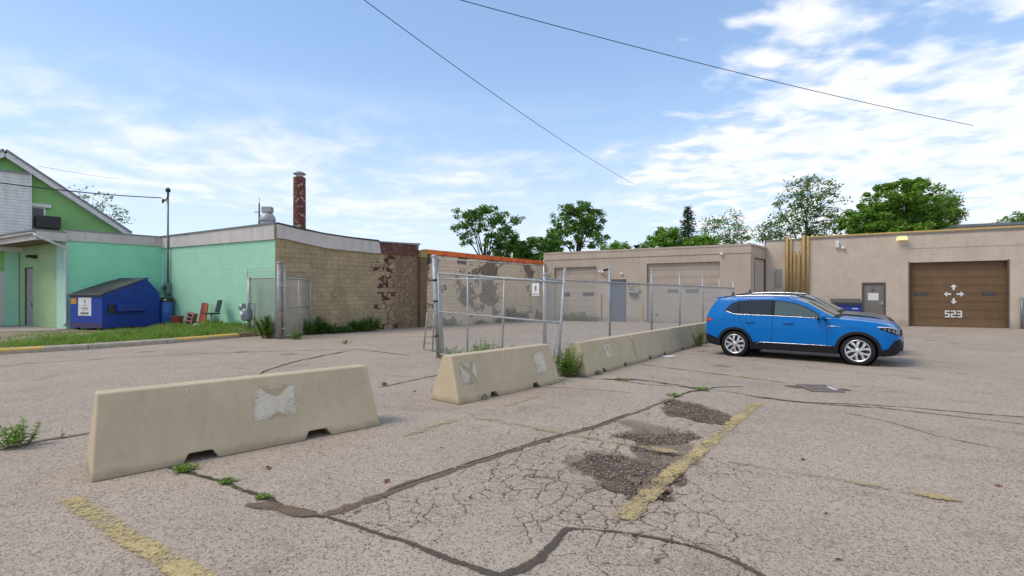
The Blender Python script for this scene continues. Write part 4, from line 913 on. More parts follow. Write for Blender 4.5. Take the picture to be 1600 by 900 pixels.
for sx in (1, -1):
    x = 0 if sx > 0 else -Wd; mb = MB()
    a, b = (x+.003*sx, x+.20*sx)
    mb.add([(a, .50, .76), (b, .50, .80), (b, 1.75, .80), (a, 1.75, .76), (a, .50, 1.16), (b, .50, 1.08), (b, 1.75, 1.06), (a, 1.75, 1.14), ], [(0, 1, 2, 3), (4, 7, 6, 5), (1, 5, 6, 2), (3, 2, 6, 7), (0, 4, 5, 1)])
    mb.build('fork_pocket', navy, dp, bevel=.01)
    MB().box(min(x+.003*sx, x+.05*sx), max(x+.003*sx, x+.05*sx), .22, .52, .72, 1.08).build('pocket_mouth', darkmetal, dp)
MB().box(-Wd-.02, .02, -.03, -.002, 1.42, 1.50).build('front_rim', darkmetal, dp)
MB().box(-Wd+.002, -.002, -.012, -.0015, .10, .30).build('scuffed_skirt', navylow, dp)
MB().box(-Wd*.74, -Wd*.33, -.010, -.002, .62, 1.40).build('notice', whitep, dp)
mb = MB(); mb.prism([(-Wd*.55, 1.22), (-Wd*.53, 1.13), (-Wd*.50, 1.22), (-Wd*.53, 1.34)], -.014, -.011)
for k, (wd_, h_) in enumerate([(.24, .012), (.42, .022), (.34, .012), (.5, .05)]): zc2 = (1.06, .94, .86, .72)[k]; mb.box(-Wd*.535-wd_/2, -Wd*.535+wd_/2, -.0135, -.0105, zc2-h_, zc2+h_)
mb.build('notice_print', greymetal, dp)
MB().box(-Wd*.97, -Wd*.80, -.010, -.002, 1.12, 1.38).build('orange_sticker', plain('orange_sticker', (.60, .27, .02), (.5, .22, .03), 9, .5), dp)
for x, y in ((-.15, .2), (-Wd+.15, .2), (-.15, Ld-.2), (-Wd+.15, Ld-.2)): MB().box(x-.07, x+.07, y-.06, y+.06, -.01, .099).build('caster', darkmetal, dp)
def gpos(x, off=-.4):
    W_ = Wall(WG.p(0, off)[:2], WG.p(WG.L, off)[:2]); c_ = W_.p(W_.uv(x, 480)[0]); return Vector((c_.x, c_.y, vz(c_.x, c_.y)-.01))
c = gpos(260, -.35)
bb = thing('blue_drum', 'upright blue plastic drum with dark open top beside the dumpster', 'drum', c)
bluep = plain('blue_plastic', (.03, .13, .42), (.025, .10, .34), 3, .45)
MB().lathe([(0, 0), (.27, 0), (.29, .04), (.285, .45), (.295, .5), (.285, .55), (.285, .98), (.27, 1.0)], 24).build('drum_body', bluep, bb, sharp=50)
MB().lathe([(.272, 1.0), (.285, 1.01), (.285, 1.22), (.25, 1.22), (.25, 1.1), (0, 1.08)], 24).build('drum_top', blackp, bb, sharp=40)
for s in (-1, 1): MB().box(s*.14-.05, s*.14+.05, -.31, -.286, 1.08, 1.15).build('label_tab', whitep, bb)
c = gpos(277, -.55); o = MB().lathe([(0, 0), (.17, 0), (.25, .34), (.27, .35), (.27, .39), (.23, .39), (.16, .06), (0, .05)], 20).build('terracotta_pot', plain('red_clay', (.30, .06, .03), (.22, .045, .03), 6, .8), None, c, sharp=40); tag(o, 'low red clay pot standing between the blue drum and cinder block', 'plant pot')
c = gpos(293, -.6)
cb = thing('cinder_block', 'reddish hollow building block leaning on end beside the red boards', 'block', c, WG.rot+.3)
mb = MB(); w_, h_, t_ = .36, .58, .24                 # three hollow cells seen from the front
for k in range(4): mb.box(-w_/2, w_/2, 0, t_, k*(h_-.06)/3, k*(h_-.06)/3+.06)
mb.box(-w_/2, -w_/2+.07, 0.001, t_-.001, .06, h_-.06).box(w_/2-.07, w_/2, .001, t_-.001, .06, h_-.06)
o = mb.build('hollow_body', plain('pink_block', (.36, .19, .15), (.27, .14, .11), 6, .9, 0, .4, 40), cb); o.rotation_euler = (0, .28, 0)
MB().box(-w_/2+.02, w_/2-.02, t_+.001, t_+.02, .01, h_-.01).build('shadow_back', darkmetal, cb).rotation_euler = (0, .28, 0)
c = gpos(314, -.5)
rbm = plain('red_stained_board', (.26, .045, .02), (.17, .035, .02), 4, .7, 0, .3, 30, stain=(.33, .12, .05), stain_amt=.5, stain_scale=(5, 5, .5))
rbm2 = plain('orange_brown_board', (.34, .10, .03), (.26, .07, .025), 4, .7, 0, .3, 30)
for i, (dx, w_, h_, m, l) in enumerate([(-.11, .36, 1.02, rbm, 'wide dark red board leaning upright on the mint wall'), (.20, .28, .98, rbm2, 'orange brown board leaning upright left of the chair')]):
    o = MB().box(-w_/2, w_/2, 0, .045, 0, h_).build('leaning_board', m, None, c+WG.d*dx+WG.n*(-.02*i), WG.rot, .006); o.rotation_euler = (-.16, .05*(1-2*i), WG.rot); tag(o, l, 'board', 'boards leaning on the mint wall')
c = gpos(330, -.7)
chv = thing('office_chair', 'black chair with thin metal pedestal on the grass by the mint wall', 'chair', c, WG.rot-.25)
MB().box(-.26, .30, -.24, .24, .50, .55).build('seat', blackp, chv, bevel=.02)
o = MB().box(-.32, .14, -.03, .03, 0, .50).build('backrest', plain('dark_teal_vinyl', (.02, .035, .045), (.03, .04, .05), 5, .4), chv, (0, .22, .56), 0, .025); o.rotation_euler = (-.2, 0, 0)
MB().tube([(0, 0, .06), (0, 0, .50)], .025, 8).build('pedestal', galv, chv)
for k in range(5): a = k*1.257; MB().tube([(0, 0, .09), (.27*math.cos(a), .27*math.sin(a), .04)], .018, 6).build('foot', darkmetal, chv)
for x, s, zz_ in ((308, .16, 0), (313, .12, .18), (305, .1, 0)):
    rs = random.Random(int(x)); bm = bmesh.new(); bmesh.ops.create_icosphere(bm, subdivisions=2, radius=s)
    for v in bm.verts: v.co *= rs.uniform(.85, 1.12); v.co.z *= .7
    me = bpy.data.meshes.new('rubble_lump'); bm.to_mesh(me); bm.free(); me.materials.append(padc)
    tag(link('rubble_lump', me, None, gpos(x, -.95)+Vector((0, 0, s*.5))), {308: 'largest pale rubble lump before the red boards', 313: 'pale rubble lump directly below the orange brown board', 305: 'smallest pale rubble lump beside the hollow block'}[x], 'rubble')
chv.scale = (1.15, 1.15, 1.1)
# gas meter
c = gpos(386, -.42)
gm = thing('gas_meter', 'grey gas meter with pipework against the mint wall behind the chain link panel', 'gas meter', c, WG.rot)
MB().lathe([(0, .30), (.14, .30), (.22, .36), (.22, .72), (.16, .80), (0, .82)], 20).build('meter_body', greymetal, gm, sharp=50)
MB().lathe([(0, -.03), (.10, -.03), (.10, 0)], 16, (0, -.22, .58), axis='y').build('dial', whitep, gm)
MB().tube([(-.12, 0, .80), (-.12, 0, .98), (-.34, 0, .98), (-.34, .1, .9)], .03, 8).build('inlet_pipe', greymetal, gm); MB().lathe([(0, -.07), (.11, -.07), (.13, 0), (.11, .07), (0, .07)], 14, (-.40, 0, .86), axis='y').build('regulator', galv, gm)
MB().tube([(.12, 0, .80), (.12, 0, 1.02), (.52, .0, 1.02), (.52, 0, .0)], .03, 8).build('outlet_pipe', greymetal, gm)
# service mast on the mint wall
u, z = WG.uv(266, 447); zt_ = WG.uv(263, 298)[1]
ms = thing('service_mast', 'tall electric service mast with grey meter boxes on the mint wall', 'service mast', WG.p(u, -.1), WG.rot)
MB().tube([(0, 0, z), (0, 0, zt_-.1)], .045, 10).build('conduit', greymetal, ms); MB().lathe([(.045, zt_-.12), (.10, zt_-.10), (.11, zt_+.02), (.06, zt_+.10), (0, zt_+.11)], 14).build('weatherhead', darkmetal, ms)
MB().box(-.12, .14, -.13, .09, z-.38, z+.16).build('meter_box', greymetal, ms, bevel=.015); MB().box(-.40, -.14, -.10, .09, z-.32, z+.02).build('switch_box', galv, ms, bevel=.015)
MB().lathe([(0, -.20), (.09, -.19), (.10, -.131)], 16, (.01, 0, z-.05), axis='y').build('meter_dial', glass_d, ms)
MB().tube([(-.05, 0, zt_-.55), (-.30, -.08, zt_-.5)], .02, 6).tube([(-.30, -.08, zt_-.62), (-.30, -.08, zt_-.42)], .05, 8).build('insulator', darkmetal, ms)
mb = MB()
for k in range(4): mb.tube([(0, -.05, zt_-.05), (.22+.05*k, -.12, zt_-.12-.06*k), (.12, -.1, zt_-.40-.05*k), (-.2, -.1, zt_-.52)], .012, 5)
mb.build('drip_loop', blackp, ms)

# ------------------------------------------------------------------ concrete barriers
patchw = NT('patch_white'); p_ = patchw.pos(); cP = patchw.mix(patchw.rng(patchw.noise(p_, 6, 6, .7), .35, .65), (.60, .56, .49), (.50, .455, .38)); patchw = mat_line('patch_white', (.70, .605, .46), .54, .22, .20, .86)
patchb = mat_line('glue_brown', (.54, .42, .26), .45, .25, 0, .85)
def barrier(a, d, L, Wb, h, label, taper=.05, patches=(), notches=(.30, .72), nw=.30, group='concrete barriers across the parking lot'):
    d = Vector((d[0], d[1], 0)).normalized(); root = thing('concrete_barrier', label, 'barrier', a, math.atan2(d.y, d.x), group)
    nn = [(f*L-nw/2, f*L+nw/2) for f in notches]; ol = [(0, 0)]
    for p, q in nn: ol += [(p, 0), (p+.05, .085), (q-.05, .085), (q, 0)]
    ol += [(L, 0), (L-taper, h), (taper, h)]
    ins = (Wb-.20)/2; n = len(ol); mb = MB()
    fr = [(x, ins*z/h, z) for x, z in ol]; bk = [(x, Wb-ins*z/h, z) for x, z in ol]
    mb.add(fr+bk, [tuple(range(n)), tuple(range(2*n-1, n-1, -1))]+[(i, i+n, (i+1) % n+n, (i+1) % n) for i in range(n)])
    mb.build('body', concrete, root, bevel=.014)
    fy = lambda x, z, o: (x, ins*z/h-o, z)
    for kind, x0, x1, z0, z1 in patches:
        K = 10; po = MB().add([fy(x0+(x1-x0)*i/K, z0+(z1-z0)*j/K, .004) for j in range(K+1) for i in range(K+1)], [(j*(K+1)+i, j*(K+1)+i+1, (j+1)*(K+1)+i+1, (j+1)*(K+1)+i) for j in range(K) for i in range(K)]).build('paint_patch', patchw, root, recalc=False)
        po.data.attributes.new('edge', 'FLOAT', 'POINT').data.foreach_set('value', np.array([max(0, max(abs(2*i/K-1), abs(2*j/K-1))-.55)/.45 for j in range(K+1) for i in range(K+1)], np.float32))
        w_, hh = x1-x0, z1-z0; rs = random.Random(int(x0*99))
        def blob(pts, o=.007): MB().add([fy(x0+w_*p, z0+hh*q, o) for p, q in pts], [tuple(range(len(pts)))]).build('glue_mark', patchb, root, recalc=False)
        if kind == 'arch':
            blob([(.22, .99), (.30, .84), (.42, .72), (.52, .66), (.62, .72), (.72, .84), (.80, .97), (.70, .99), (.62, .90), (.5, .95), (.40, .88), (.32, .99)]); blob([(.30, .02), (.42, .16), (.52, .24), (.60, .16), (.74, .04), (.5, .08)])
        if kind == 'star':
            blob([(.18, .98), (.55, .70), (.72, .95), (.85, .90), (.70, .55), (.90, .18), (.95, .04), (.70, .12), (.5, .02), (.35, .05), (.52, .38), (.42, .52), (.2, .75)])
        if kind == 'thin': blob([(.35, .95), (.62, .72), (.68, .45), (.80, .2), (.62, .32), (.50, .58)])
    return root
D1 = (.725, .689)
b1 = barrier((-3.606, 4.22, 0), D1, 2.73, .70, .722, 'nearest concrete barrier with white patch on its right half', patches=[('arch', 1.30, 1.80, .27, .62), ('none', .712, .748, .62, .70)], taper=.055)
barrier((-.773, 7.23, 0), (.656, .755), 2.56, .66, .70, 'middle concrete barrier standing alone with two white patches, in front of the gate', patches=[('star', .13, .52, .24, .60), ('none', 1.92, 2.28, .2, .62)], nw=.20)
S = Vector((1.50, 9.75, 0)); dR_ = Vector((.59, .807, 0)).normalized()
rowl = ['first concrete barrier of the row with white patch beside the leafy weed', 'second concrete barrier of the row between the white patched one and the third', 'third concrete barrier of the row near the blue car tail', 'last concrete barrier of the row behind the blue car tail']
for i in range(4):
    barrier(S+dR_*2.645*i, dR_, 2.62, .62, .665, rowl[i], patches=[('thin', 1.02, 1.34, .25, .58)] if i == 0 else [], nw=.18, taper=.02)
mb = MB().tube([(.18+.34*0, -.02, .0), (.18, -.03, .06), (.22, -.035, .09), (.26, -.03, .06), (.26, -.02, .0)], .008, 6)
o = mb.build('lifting_loop', darkmetal, [r for r in bpy.data.objects if r.name.startswith('concrete_barrier') and 'middle' in r['label']][0], (.28, 0, 0))
o = MB().box(-.16, .16, -.10, .10, 0, .03).build('paper_scrap', whitep, None, G(1046, 558)+Vector((0, 0, .002)), .5, .008); tag(o, 'flat white scrap lying at the foot of the barrier row', 'scrap')

# ------------------------------------------------------------------ chain link fences and gates
def fabric(parent, p00, p10, p01, p11, pitch=.052, name='chain_link_fabric', r=.0017):
    """diagonal wires crossing in a bilinear quad (bottom-left, bottom-right, top-left, top-right)"""
    p00, p10, p01, p11 = map(Vector, (p00, p10, p01, p11)); L = ((p10-p00).length+(p11-p01).length)/2; H = ((p01-p00).length+(p11-p10).length)/2
    nrm = (p10-p00).cross(p01-p00).normalized(); mb = MB()
    def P(u, v, o): u /= L; v /= H; return (p00*(1-u)+p10*u)*(1-v)+(p01*(1-u)+p11*u)*v+nrm*o
    s = pitch*1.414
    for sg, off in ((1, .0013), (-1, -.0013)):
        k = -H
        while k < L:
            v0, v1 = max(0, -k), min(H, L-k)
            if v1-v0 > .02:
                if sg > 0: a, b = P(k+v0, v0, off), P(k+v1, v1, off)
                else: a, b = P(L-(k+v0), v0, off), P(L-(k+v1), v1, off)
                mb.tube([a, b], r, 3, cap=False)
            k += s
    return mb.build(name, meshwire, parent, recalc=False)
def pipe(parent, name, pts, r, m=galv, cap=False):
    mb = MB().tube(pts, r, 10)
    if cap: p = Vector(pts[-1]); mb.lathe([(r*1.15, -.03), (r*1.15, .01), (r*.7, .035), (0, .045)], 10, p)
    return mb.build(name, m, parent)
# line fence along the barrier row
FP = Vector((.85, 12.85, 0)); FD = Vector((.627, .779, 0)).normalized()
def fx(x): k = (x-800)/FPX; return (k*FP.y-FP.x)/(FD.x-k*FD.y)
fn = thing('chain_link_fence', 'long chain link fence running behind the barrier row to the garage building', 'fence', FP)
ks = [fx(x) for x in (952.5, 1018, 1062, 1098, 1124, 1146)]; RZ = 2.05
pipe(fn, 'end_post', [(0, 0, 0), (0, 0, 2.18)], .055, galv, True)
pipe(fn, 'outrigger_arm', [(0, 0, 2.12), (.17, .22, 2.26), (.30, .38, 2.42)], .022)
pipe(fn, 'top_rail', [(0, 0, RZ)]+[FD*k+Vector((0, 0, RZ)) for k in ks], .026)
for i, k in enumerate(ks): pipe(fn, 'post', [FD*k, FD*k+Vector((0, 0, 2.50))], .038 if i < 5 else .05, galv, True)
prev = 0
for k in ks:
    fabric(fn, FD*prev+Vector((0, 0, .04)), FD*k+Vector((0, 0, .04)), FD*prev+Vector((0, 0, RZ)), FD*k+Vector((0, 0, RZ)), r=.004 if prev < 6 else .0046); prev = k
# gate post at left with the fixed rails
P1 = G(685, 559); T1 = at(678, 400, P1.y)
gpst = thing('gateway', 'leaning galvanised gate post joined by two rails to the fence end post', 'fence post', P1)
pipe(gpst, 'post', [(0, 0, 0), T1-P1], .058, galv, True)
t2 = Vector((T1.x+.09, T1.y+.05, 0)); pipe(gpst, 'hinge_pipe', [Vector((.12, .05, .05)), T1-P1+Vector((.10, .05, -.05))], .03)
e = FP-P1; pipe(gpst, 'top_rail', [Vector((0, 0, 2.05)), e+Vector((-.06, 0, 2.05))], .028); pipe(gpst, 'upper_wire_rail', [T1-P1+Vector((.1, 0, -.07)), e+Vector((-.02, .02, 2.40))], .014)
for zz_ in (.55, 1.45, 2.0): MB().lathe([(.063, zz_), (.072, zz_), (.072, zz_+.05), (.063, zz_+.05)], 12, (-.12*zz_/2.66, 0, 0)).build('clamp_band', darkmetal, gpst)
lt = MB(); q0 = at(662, 545, 12.9)-P1; q1 = at(668, 488, 12.9)-P1; lt.tube([q0, q1], .02, 6).tube([at(676, 548, 12.9)-P1, at(678, 490, 12.9)-P1], .018, 6).tube([q0, at(680, 549, 12.9)-P1], .018, 6).tube([at(664, 525, 12.9)-P1, at(684, 527, 12.9)-P1], .02, 6)
lt.build('latch_bracket', rustgalv, gpst)
# sagging gate leaf hung off the left post
TL, TR, BL, BR = at(685, 427, 12.35), at(881, 441.5, 9.95), at(688, 553, 12.35), at(871, 588, 9.8)
gl = thing('sagging_gate_leaf', 'wide sagging chain link gate leaf behind the middle barrier', 'gate', BL)
Z = Vector((0, 0, 0)); r_ = lambda p: p-BL
ML, MR = BL.lerp(TL, (553-487)/(553-427)), BR.lerp(TR, (588-505)/(588-441.5))
top_ = r_(TR)+(r_(TR)-r_(BR)).normalized()*.30
pipe(gl, 'end_stile', [r_(BR), top_], .026); pipe(gl, 'hinge_stile', [Z, r_(TL)], .026); pipe(gl, 'top_rail', [r_(TL), r_(TR)], .028); pipe(gl, 'middle_rail', [r_(ML), r_(MR)], .024); pipe(gl, 'bottom_rail', [Z, r_(BR)], .024)
for f in (.275, .58): pipe(gl, 'brace', [r_(BL.lerp(BR, f)), r_(TL.lerp(TR, f))], .022)
pipe(gl, 'drop_rod', [r_(BR)+Vector((-.10, 0, .0)), r_(MR)+Vector((-.10, 0, -.02))], .014, rustgalv)
fabric(gl, Z, r_(BR), r_(TL), r_(TR), r=.0042)
sg = thing('gate_sign', 'small white sign with dark symbol hung on the sagging gate leaf', 'sign', at(837, 462, 10.25))
MB().box(-.095, .095, -.008, .0, -.0, .255).build('sign_board', whitep, sg); MB().prism([(-.015, .09), (.02, .09), (.02, .12), (.035, .16), (.02, .21), (-.02, .20), (-.03, .15), (-.01, .12)], -.011, -.0085).build('sign_symbol', greymetal, sg); MB().box(-.07, .07, -.011, -.0085, .025, .045).build('sign_print', greymetal, sg)
sg.rotation_euler = (0, 0, math.atan2(BR.y-BL.y, BR.x-BL.x)); sg.location += Vector((-.0, -.04, 0))
# left gateway
A1, A2 = Vector((-10.85, 20.35, 0)), G(437, 530)
lp = thing('fence_panel', 'narrow chain link panel with barbed wire between mint wall corner and gate post', 'fence', A1)
D = A2-A1; hz_ = at(389, 435, A1.y).z
pipe(lp, 'post', [Z, Vector((0, 0, hz_+.03))], .075, galv, True); pipe(lp, 'wire_arm', [Vector((-.05, 0, hz_-.2)), Vector((-.10, 0, at(388, 420, A1.y).z))], .02)
gpz = at(437, 410, A2.y).z; pipe(lp, 'gate_post', [D, D+Vector((-.02, 0, gpz))], .085, rustgalv, True)
pipe(lp, 'top_rail', [Vector((0, 0, hz_)), D+Vector((0, 0, hz_-.04))], .028)
fabric(lp, (0, 0, .05), D+Vector((0, 0, .05)), (0, 0, hz_), D+Vector((0, 0, hz_-.04)), r=.005)
mb = MB()
for k, zz_ in enumerate((.12, .24, .36)):
    mb.tube([Vector((-.05, 0, hz_+zz_)).lerp(D+Vector((0, 0, hz_+zz_-.02)), t/6)+Vector((0, 0, .02*math.sin(t*1.9+k))) for t in range(7)], .007, 5)
    for t in range(14): p = Vector((-.05, 0, hz_+zz_)).lerp(D+Vector((0, 0, hz_+zz_-.02)), t/14); mb.tube([p+Vector((-.02, 0, -.03)), p+Vector((.02, 0, .03))], .004, 4)
mb.build('barbed_wire', meshwire, lp)
B0, B1 = Vector((-8.52, 18.45, .05)), Vector((-8.68, 22.3, .05))
lg = thing('open_gate_leaf', 'open chain link gate leaf swung back along the brown wall', 'gate', B0)
h1 = at(445, 434, 18.45).z-.05; D = B1-B0
pipe(lg, 'hinge_stile', [Z, Vector((0, 0, at(445, 416, 18.45).z-.05))], .045, galv, True); pipe(lg, 'end_stile', [D, D+Vector((0, 0, h1+.36))], .035, galv)
for nm, zz_ in (('top_rail', h1), ('middle_rail', h1*.51), ('bottom_rail', .05)): pipe(lg, nm, [Vector((0, 0, zz_)), D+Vector((0, 0, zz_+ (.02 if zz_ > 1 else 0)))], .033)
for f in (.36, .68): pipe(lg, 'brace', [D*f+Vector((0, 0, .05)), D*f+Vector((0, 0, h1))], .030)
fabric(lg, Z, D, Vector((0, 0, h1)), D+Vector((0, 0, h1)), pitch=.06, r=.0042)
mb = MB()
for zz_ in (.35, 1.95): mb.tube([Vector((-.12, -.03, zz_)), Vector((.05, 0, zz_))], .03, 6)
mb.build('hinge', whitep, lg)

# ------------------------------------------------------------------ wires
def cable(name, a, b, sag, r, label, n=24):
    a, b = Vector(a), Vector(b); pts = [(a.lerp(b, t/n)-a)-Vector((0, 0, sag*4*(t/n)*(1-t/n))) for t in range(n+1)]
    o = MB().tube(pts, r, 5).build(name, blackp, None, a); tag(o, label, 'cable', 'overhead cables')
a, b = at(598, 0, 12.5), at(990, 287, 34); a2 = a+(a-b)*.35
cable('overhead_cable', a2, b, .45, .011, 'thin overhead cable slanting down at middle of the sky'); a, b = at(780, 0, 12.5), at(1520, 196, 19); a2 = a+(a-b)*.5
cable('overhead_cable', a2, b, .30, .011, 'overhead cable crossing the cloudy sky at right')
u, _ = WG.uv(263, 303); cable('overhead_cable', at(-160, 262, 15), WG.p(u, -.3, zt_-.40), .15, .022, 'dark service cable running from the left edge to the mast head')
cable('overhead_cable', at(60, 259, 40), at(190, 280, 60), .1, .012, 'faint distant cable beyond the house roof')

# ------------------------------------------------------------------ drain grate
gr = thing('drain_grate', 'rusty iron storm drain grate sunk in the asphalt before the blue car', 'drain grate', G(1281, 607.5), -.12); gr.scale = (.60, .95, 1)
iron = plain('rusty_iron', (.24, .215, .21), (.24, .15, .11), 12, .7, .3, .3, 50); pitshade = plain('pit_shade', (.012, .011, .01), (.02, .018, .016), 9, .9)
rusty = plain('rust_brown', (.22, .10, .05), (.15, .075, .045), 12, .85, 0, .3, 50)
MB().box(-.36, .36, -.30, .30, .006, .0065).build('pit', pitshade, gr)  # near-black sheet on the asphalt, painted shade below the bars
mb = MB().box(-.40, .40, -.34, -.29, .004, .022).box(-.40, .40, .29, .34, .004, .022).box(-.40, -.33, -.29, .29, .004, .0215).box(.33, .40, -.29, .29, .004, .0215); mb.build('frame', iron, gr)
for i in range(11): x = -.29+i*.054; MB().box(x-.014, x+.014, -.29, .29, .008, .018).build('bar', iron, gr)
MB().box(-.33, .31, -.03, .03, .0185, .0205).build('cross_bar', iron, gr); MB().box(.25, .33, -.2, .1, .0187, .024).build('hinge_plate', whitep, gr); MB().box(-.46, -.40, -.30, .30, .004, .012).build('rusty_edge', rusty, gr)
strip('rust_stain', gp((1225, 603), (1238, 604), (1250, 607)), [.10, .45], dirtseam, .0105, seed=41); strip('rust_stain', gp((1310, 608), (1330, 611)), [.5, .1], dirtseam, .0106, seed=42)

# ------------------------------------------------------------------ cars
def car_paint(name, c):
    q = NT(name); q.b.inputs['Coat Weight'].default_value = .45; q.b.inputs['Specular IOR Level'].default_value = .1; q.b.inputs['Coat IOR'].default_value = 1.4; q.b.inputs['Coat Roughness'].default_value = .04
    return q.fin(c, .34, .0)
paint_blue = car_paint('car_blue', (.0, .145, .45)); paint_grey = car_paint('car_dark_grey', (.022, .024, .028))
clad = plain('car_black_plastic', (.011, .011, .012), (.016, .016, .017), 15, .7); clad.node_tree.nodes['Principled BSDF'].inputs['Specular IOR Level'].default_value = .25; rubber.node_tree.nodes['Principled BSDF'].inputs['Specular IOR Level'].default_value = .25
glass_t = NT('tinted_glass').fin((.018, .020, .026), .05); glass_c = NT('clear_glass').fin((.07, .10, .095), .05)
chrome = NT('chrome').fin((.72, .73, .74), .18, 1.0); silver = NT('alloy_silver').fin((.62, .62, .63), .32, .55)
redl = NT('tail_red'); redl.b.inputs['Coat Weight'].default_value = 1; redl = redl.fin((.50, .012, .012), .2)
lens = NT('headlamp_lens').fin((.16, .17, .18), .06, .3); amber = NT('amber').fin((.5, .2, .03), .2)
def car(label, loc, rz, paint, group):
    root = thing('parked_car', label, 'car', loc, rz, group)
    I = lambda t: (lambda x: float(np.interp(x, [a for a, b in t], [b for a, b in t])))
    zr = I([(0, .93), (.02, 1.02), (.06, 1.10), (.20, 1.30), (.32, 1.46), (.40, 1.545), (.48, 1.58), (.7, 1.605), (1.2, 1.625), (1.7, 1.63), (2.05, 1.61), (2.3, 1.565), (2.55, 1.475), (2.95, 1.245), (3.17, 1.13), (3.28, 1.105), (3.6, 1.085), (3.95, 1.045), (4.18, .995), (4.32, .94), (4.40, .86), (4.44, .75), (4.46, .64), (4.47, .56)])
    belt = I([(0, .90), (.1, 1.02), (.4, 1.10), (.8, 1.12), (2, 1.09), (3.1, 1.055), (3.6, 1.01), (4.0, .96), (4.25, .91), (4.36, .84), (4.43, .68), (4.47, .5)])
    wid = I([(0, .66), (.03, .74), (.09, .82), (.2, .875), (.5, .91), (.92, .925), (2.2, .915), (3.2, .915), (3.61, .925), (3.9, .91), (4.1, .88), (4.25, .835), (4.36, .76), (4.43, .65), (4.47, .48)])
    zb0 = I([(0, .46), (.06, .38), (.2, .31), (.45, .27), (1.2, .235), (3.2, .235), (4.1, .235), (4.3, .26), (4.42, .31), (4.47, .38)])
    AX = (.92, 3.61); RA, ZA = .385, .345
    def zb(x):
        z = zb0(x)
        for a in AX:
            d = abs(x-a)
            if d < RA: z = max(z, ZA+math.sqrt(max(0, RA*RA-d*d)))
        return z
    def Y(x, z):
        b = min(belt(x), zr(x)); w_ = wid(x)
        if z < .62: return w_*(1-.055*((.62-z)/.4)**2)
        if z <= b: t = (z-.62)/max(.05, b-.62); return w_*(1-.028*t**3) + (.010*math.exp(-((z-b+.10)/.035)**2))
        return w_*.972-(z-b)*.33-max(0, z-b-.30)**2*.45
    xs = sorted(set([0, .008, .02, .035, .05, .08, .12, .16, .21, .26, .30, .34, .42, .5, 4.37, 4.40, 4.43, 4.45, 4.46, 4.465, 4.47]+[round(v, 3) for v in np.arange(.5, 4.36, .06)]+[round(a+RA*math.cos(t), 4) for a in AX for t in np.linspace(0, math.pi, 21)]+[round(a+s*(RA+.0015), 4) for a in AX for s in (-1, 1)]))
    NB, NG, NR = 7, 6, 6
    def section(x):
        z0 = zb(x); top = zr(x); edge = top-.045*min(1, (top-.5)/.5); b = min(belt(x), edge); z0 = min(z0, b-.02); P = [(0, z0), (Y(x, z0)*.93, z0)]
        for i in range(NB): z = z0+(b-z0)*i/(NB-1); P.append((Y(x, z), z))
        for i in range(1, NG+1): z = b+(edge-b)*i/NG; P.append((Y(x, z), z))
        ye = Y(x, edge)
        for i in range(1, NR+1): f = 1-i/NR; P.append((ye*f, top-(top-edge)*(f**3.2)))
        return P
    def top_z(x, y):
        top = zr(x); edge = top-.045*min(1, (top-.5)/.5); ye = Y(x, edge); f = min(1, abs(y)/ye); return top-(top-edge)*f**3.2
    secs = [section(x) for x in xs]; m = len(secs[0]); mb = MB(); vs = []
    for x, P in zip(xs, secs):
        ring = [(x, -y, z) for y, z in P]+[(x, y, z) for y, z in P[-2:0:-1]]; vs += ring
    nr = 2*m-2; fs = []; mi = []
    for i in range(len(xs)-1):
        for k in range(nr): fs.append((i*nr+k, i*nr+(k+1) % nr, (i+1)*nr+(k+1) % nr, (i+1)*nr+k))
    fs += [tuple(range(nr)), tuple(range(len(xs)*nr-1, (len(xs)-1)*nr-1, -1))]
    mb.add(vs, fs, 0, True)
    for j in range(len(fs)-2):
        k = j % nr
        if k in (0, nr-1) or k == 1 or k == nr-2: mb.m[j] = 1
    mb.build('body', [paint, clad], root, sharp=38)
    def side(name, x0, x1, lo, hi, mat, n=14, off=.004, nv=5, parent=root, both=True):
        lo = lo if callable(lo) else const(lo); hi = hi if callable(hi) else const(hi)
        for s in ((-1, 1) if both else (-1,)):
            vs = []; fs = []
            for i in range(n+1):
                x = x0+(x1-x0)*i/n
                for j in range(nv+1): z = lo(x)+(hi(x)-lo(x))*j/nv; vs.append((x, s*(Y(x, z)+off), z))
            for i in range(n):
                for j in range(nv): a_ = i*(nv+1)+j; fs.append((a_, a_+nv+1, a_+nv+2, a_+1) if s < 0 else (a_, a_+1, a_+nv+2, a_+nv+1))
            o = MB().add(vs, fs, 0, True).build(name, mat, parent, recalc=False)
    up = lambda x: max(belt(x)+.016, zr(x)-.105-.05*max(0, (x-2.2)/.9))
    # window band and panes
    bandhi = I([(.66, 1.235), (.76, 1.36), (.86, 1.435), (1.0, 1.475), (1.3, 1.50), (1.7, 1.505), (2.0, 1.49), (2.3, 1.44), (2.6, 1.325), (2.9, 1.185), (3.08, 1.085)])
    bl = lambda x: belt(x)+.012+.09*max(0, (.90-x)/.24)
    hi_ = lambda x: max(bl(x)+.002, min(bandhi(x), up(x)))
    side('window_band', .66, 3.08, bl, hi_, clad, 40, .004)
    pane_hi = lambda x: max(bl(x)+.026, hi_(x)-.022); pl = lambda x: bl(x)+.022
    side('quarter_window', .71, .98, pl, pane_hi, glass_t, 10, .0075); side('rear_door_window', 1.03, 1.78, pl, pane_hi, glass_t, 18, .0075); side('front_door_window', 1.87, 2.93, pl, pane_hi, glass_c, 22, .0075)
    for s in (-1, 1): MB().tube([(x, s*(Y(x, bl(x))+.007), bl(x)) for x in np.linspace(.66, 3.10, 40)], .010, 6).build('window_chrome', chrome, root)
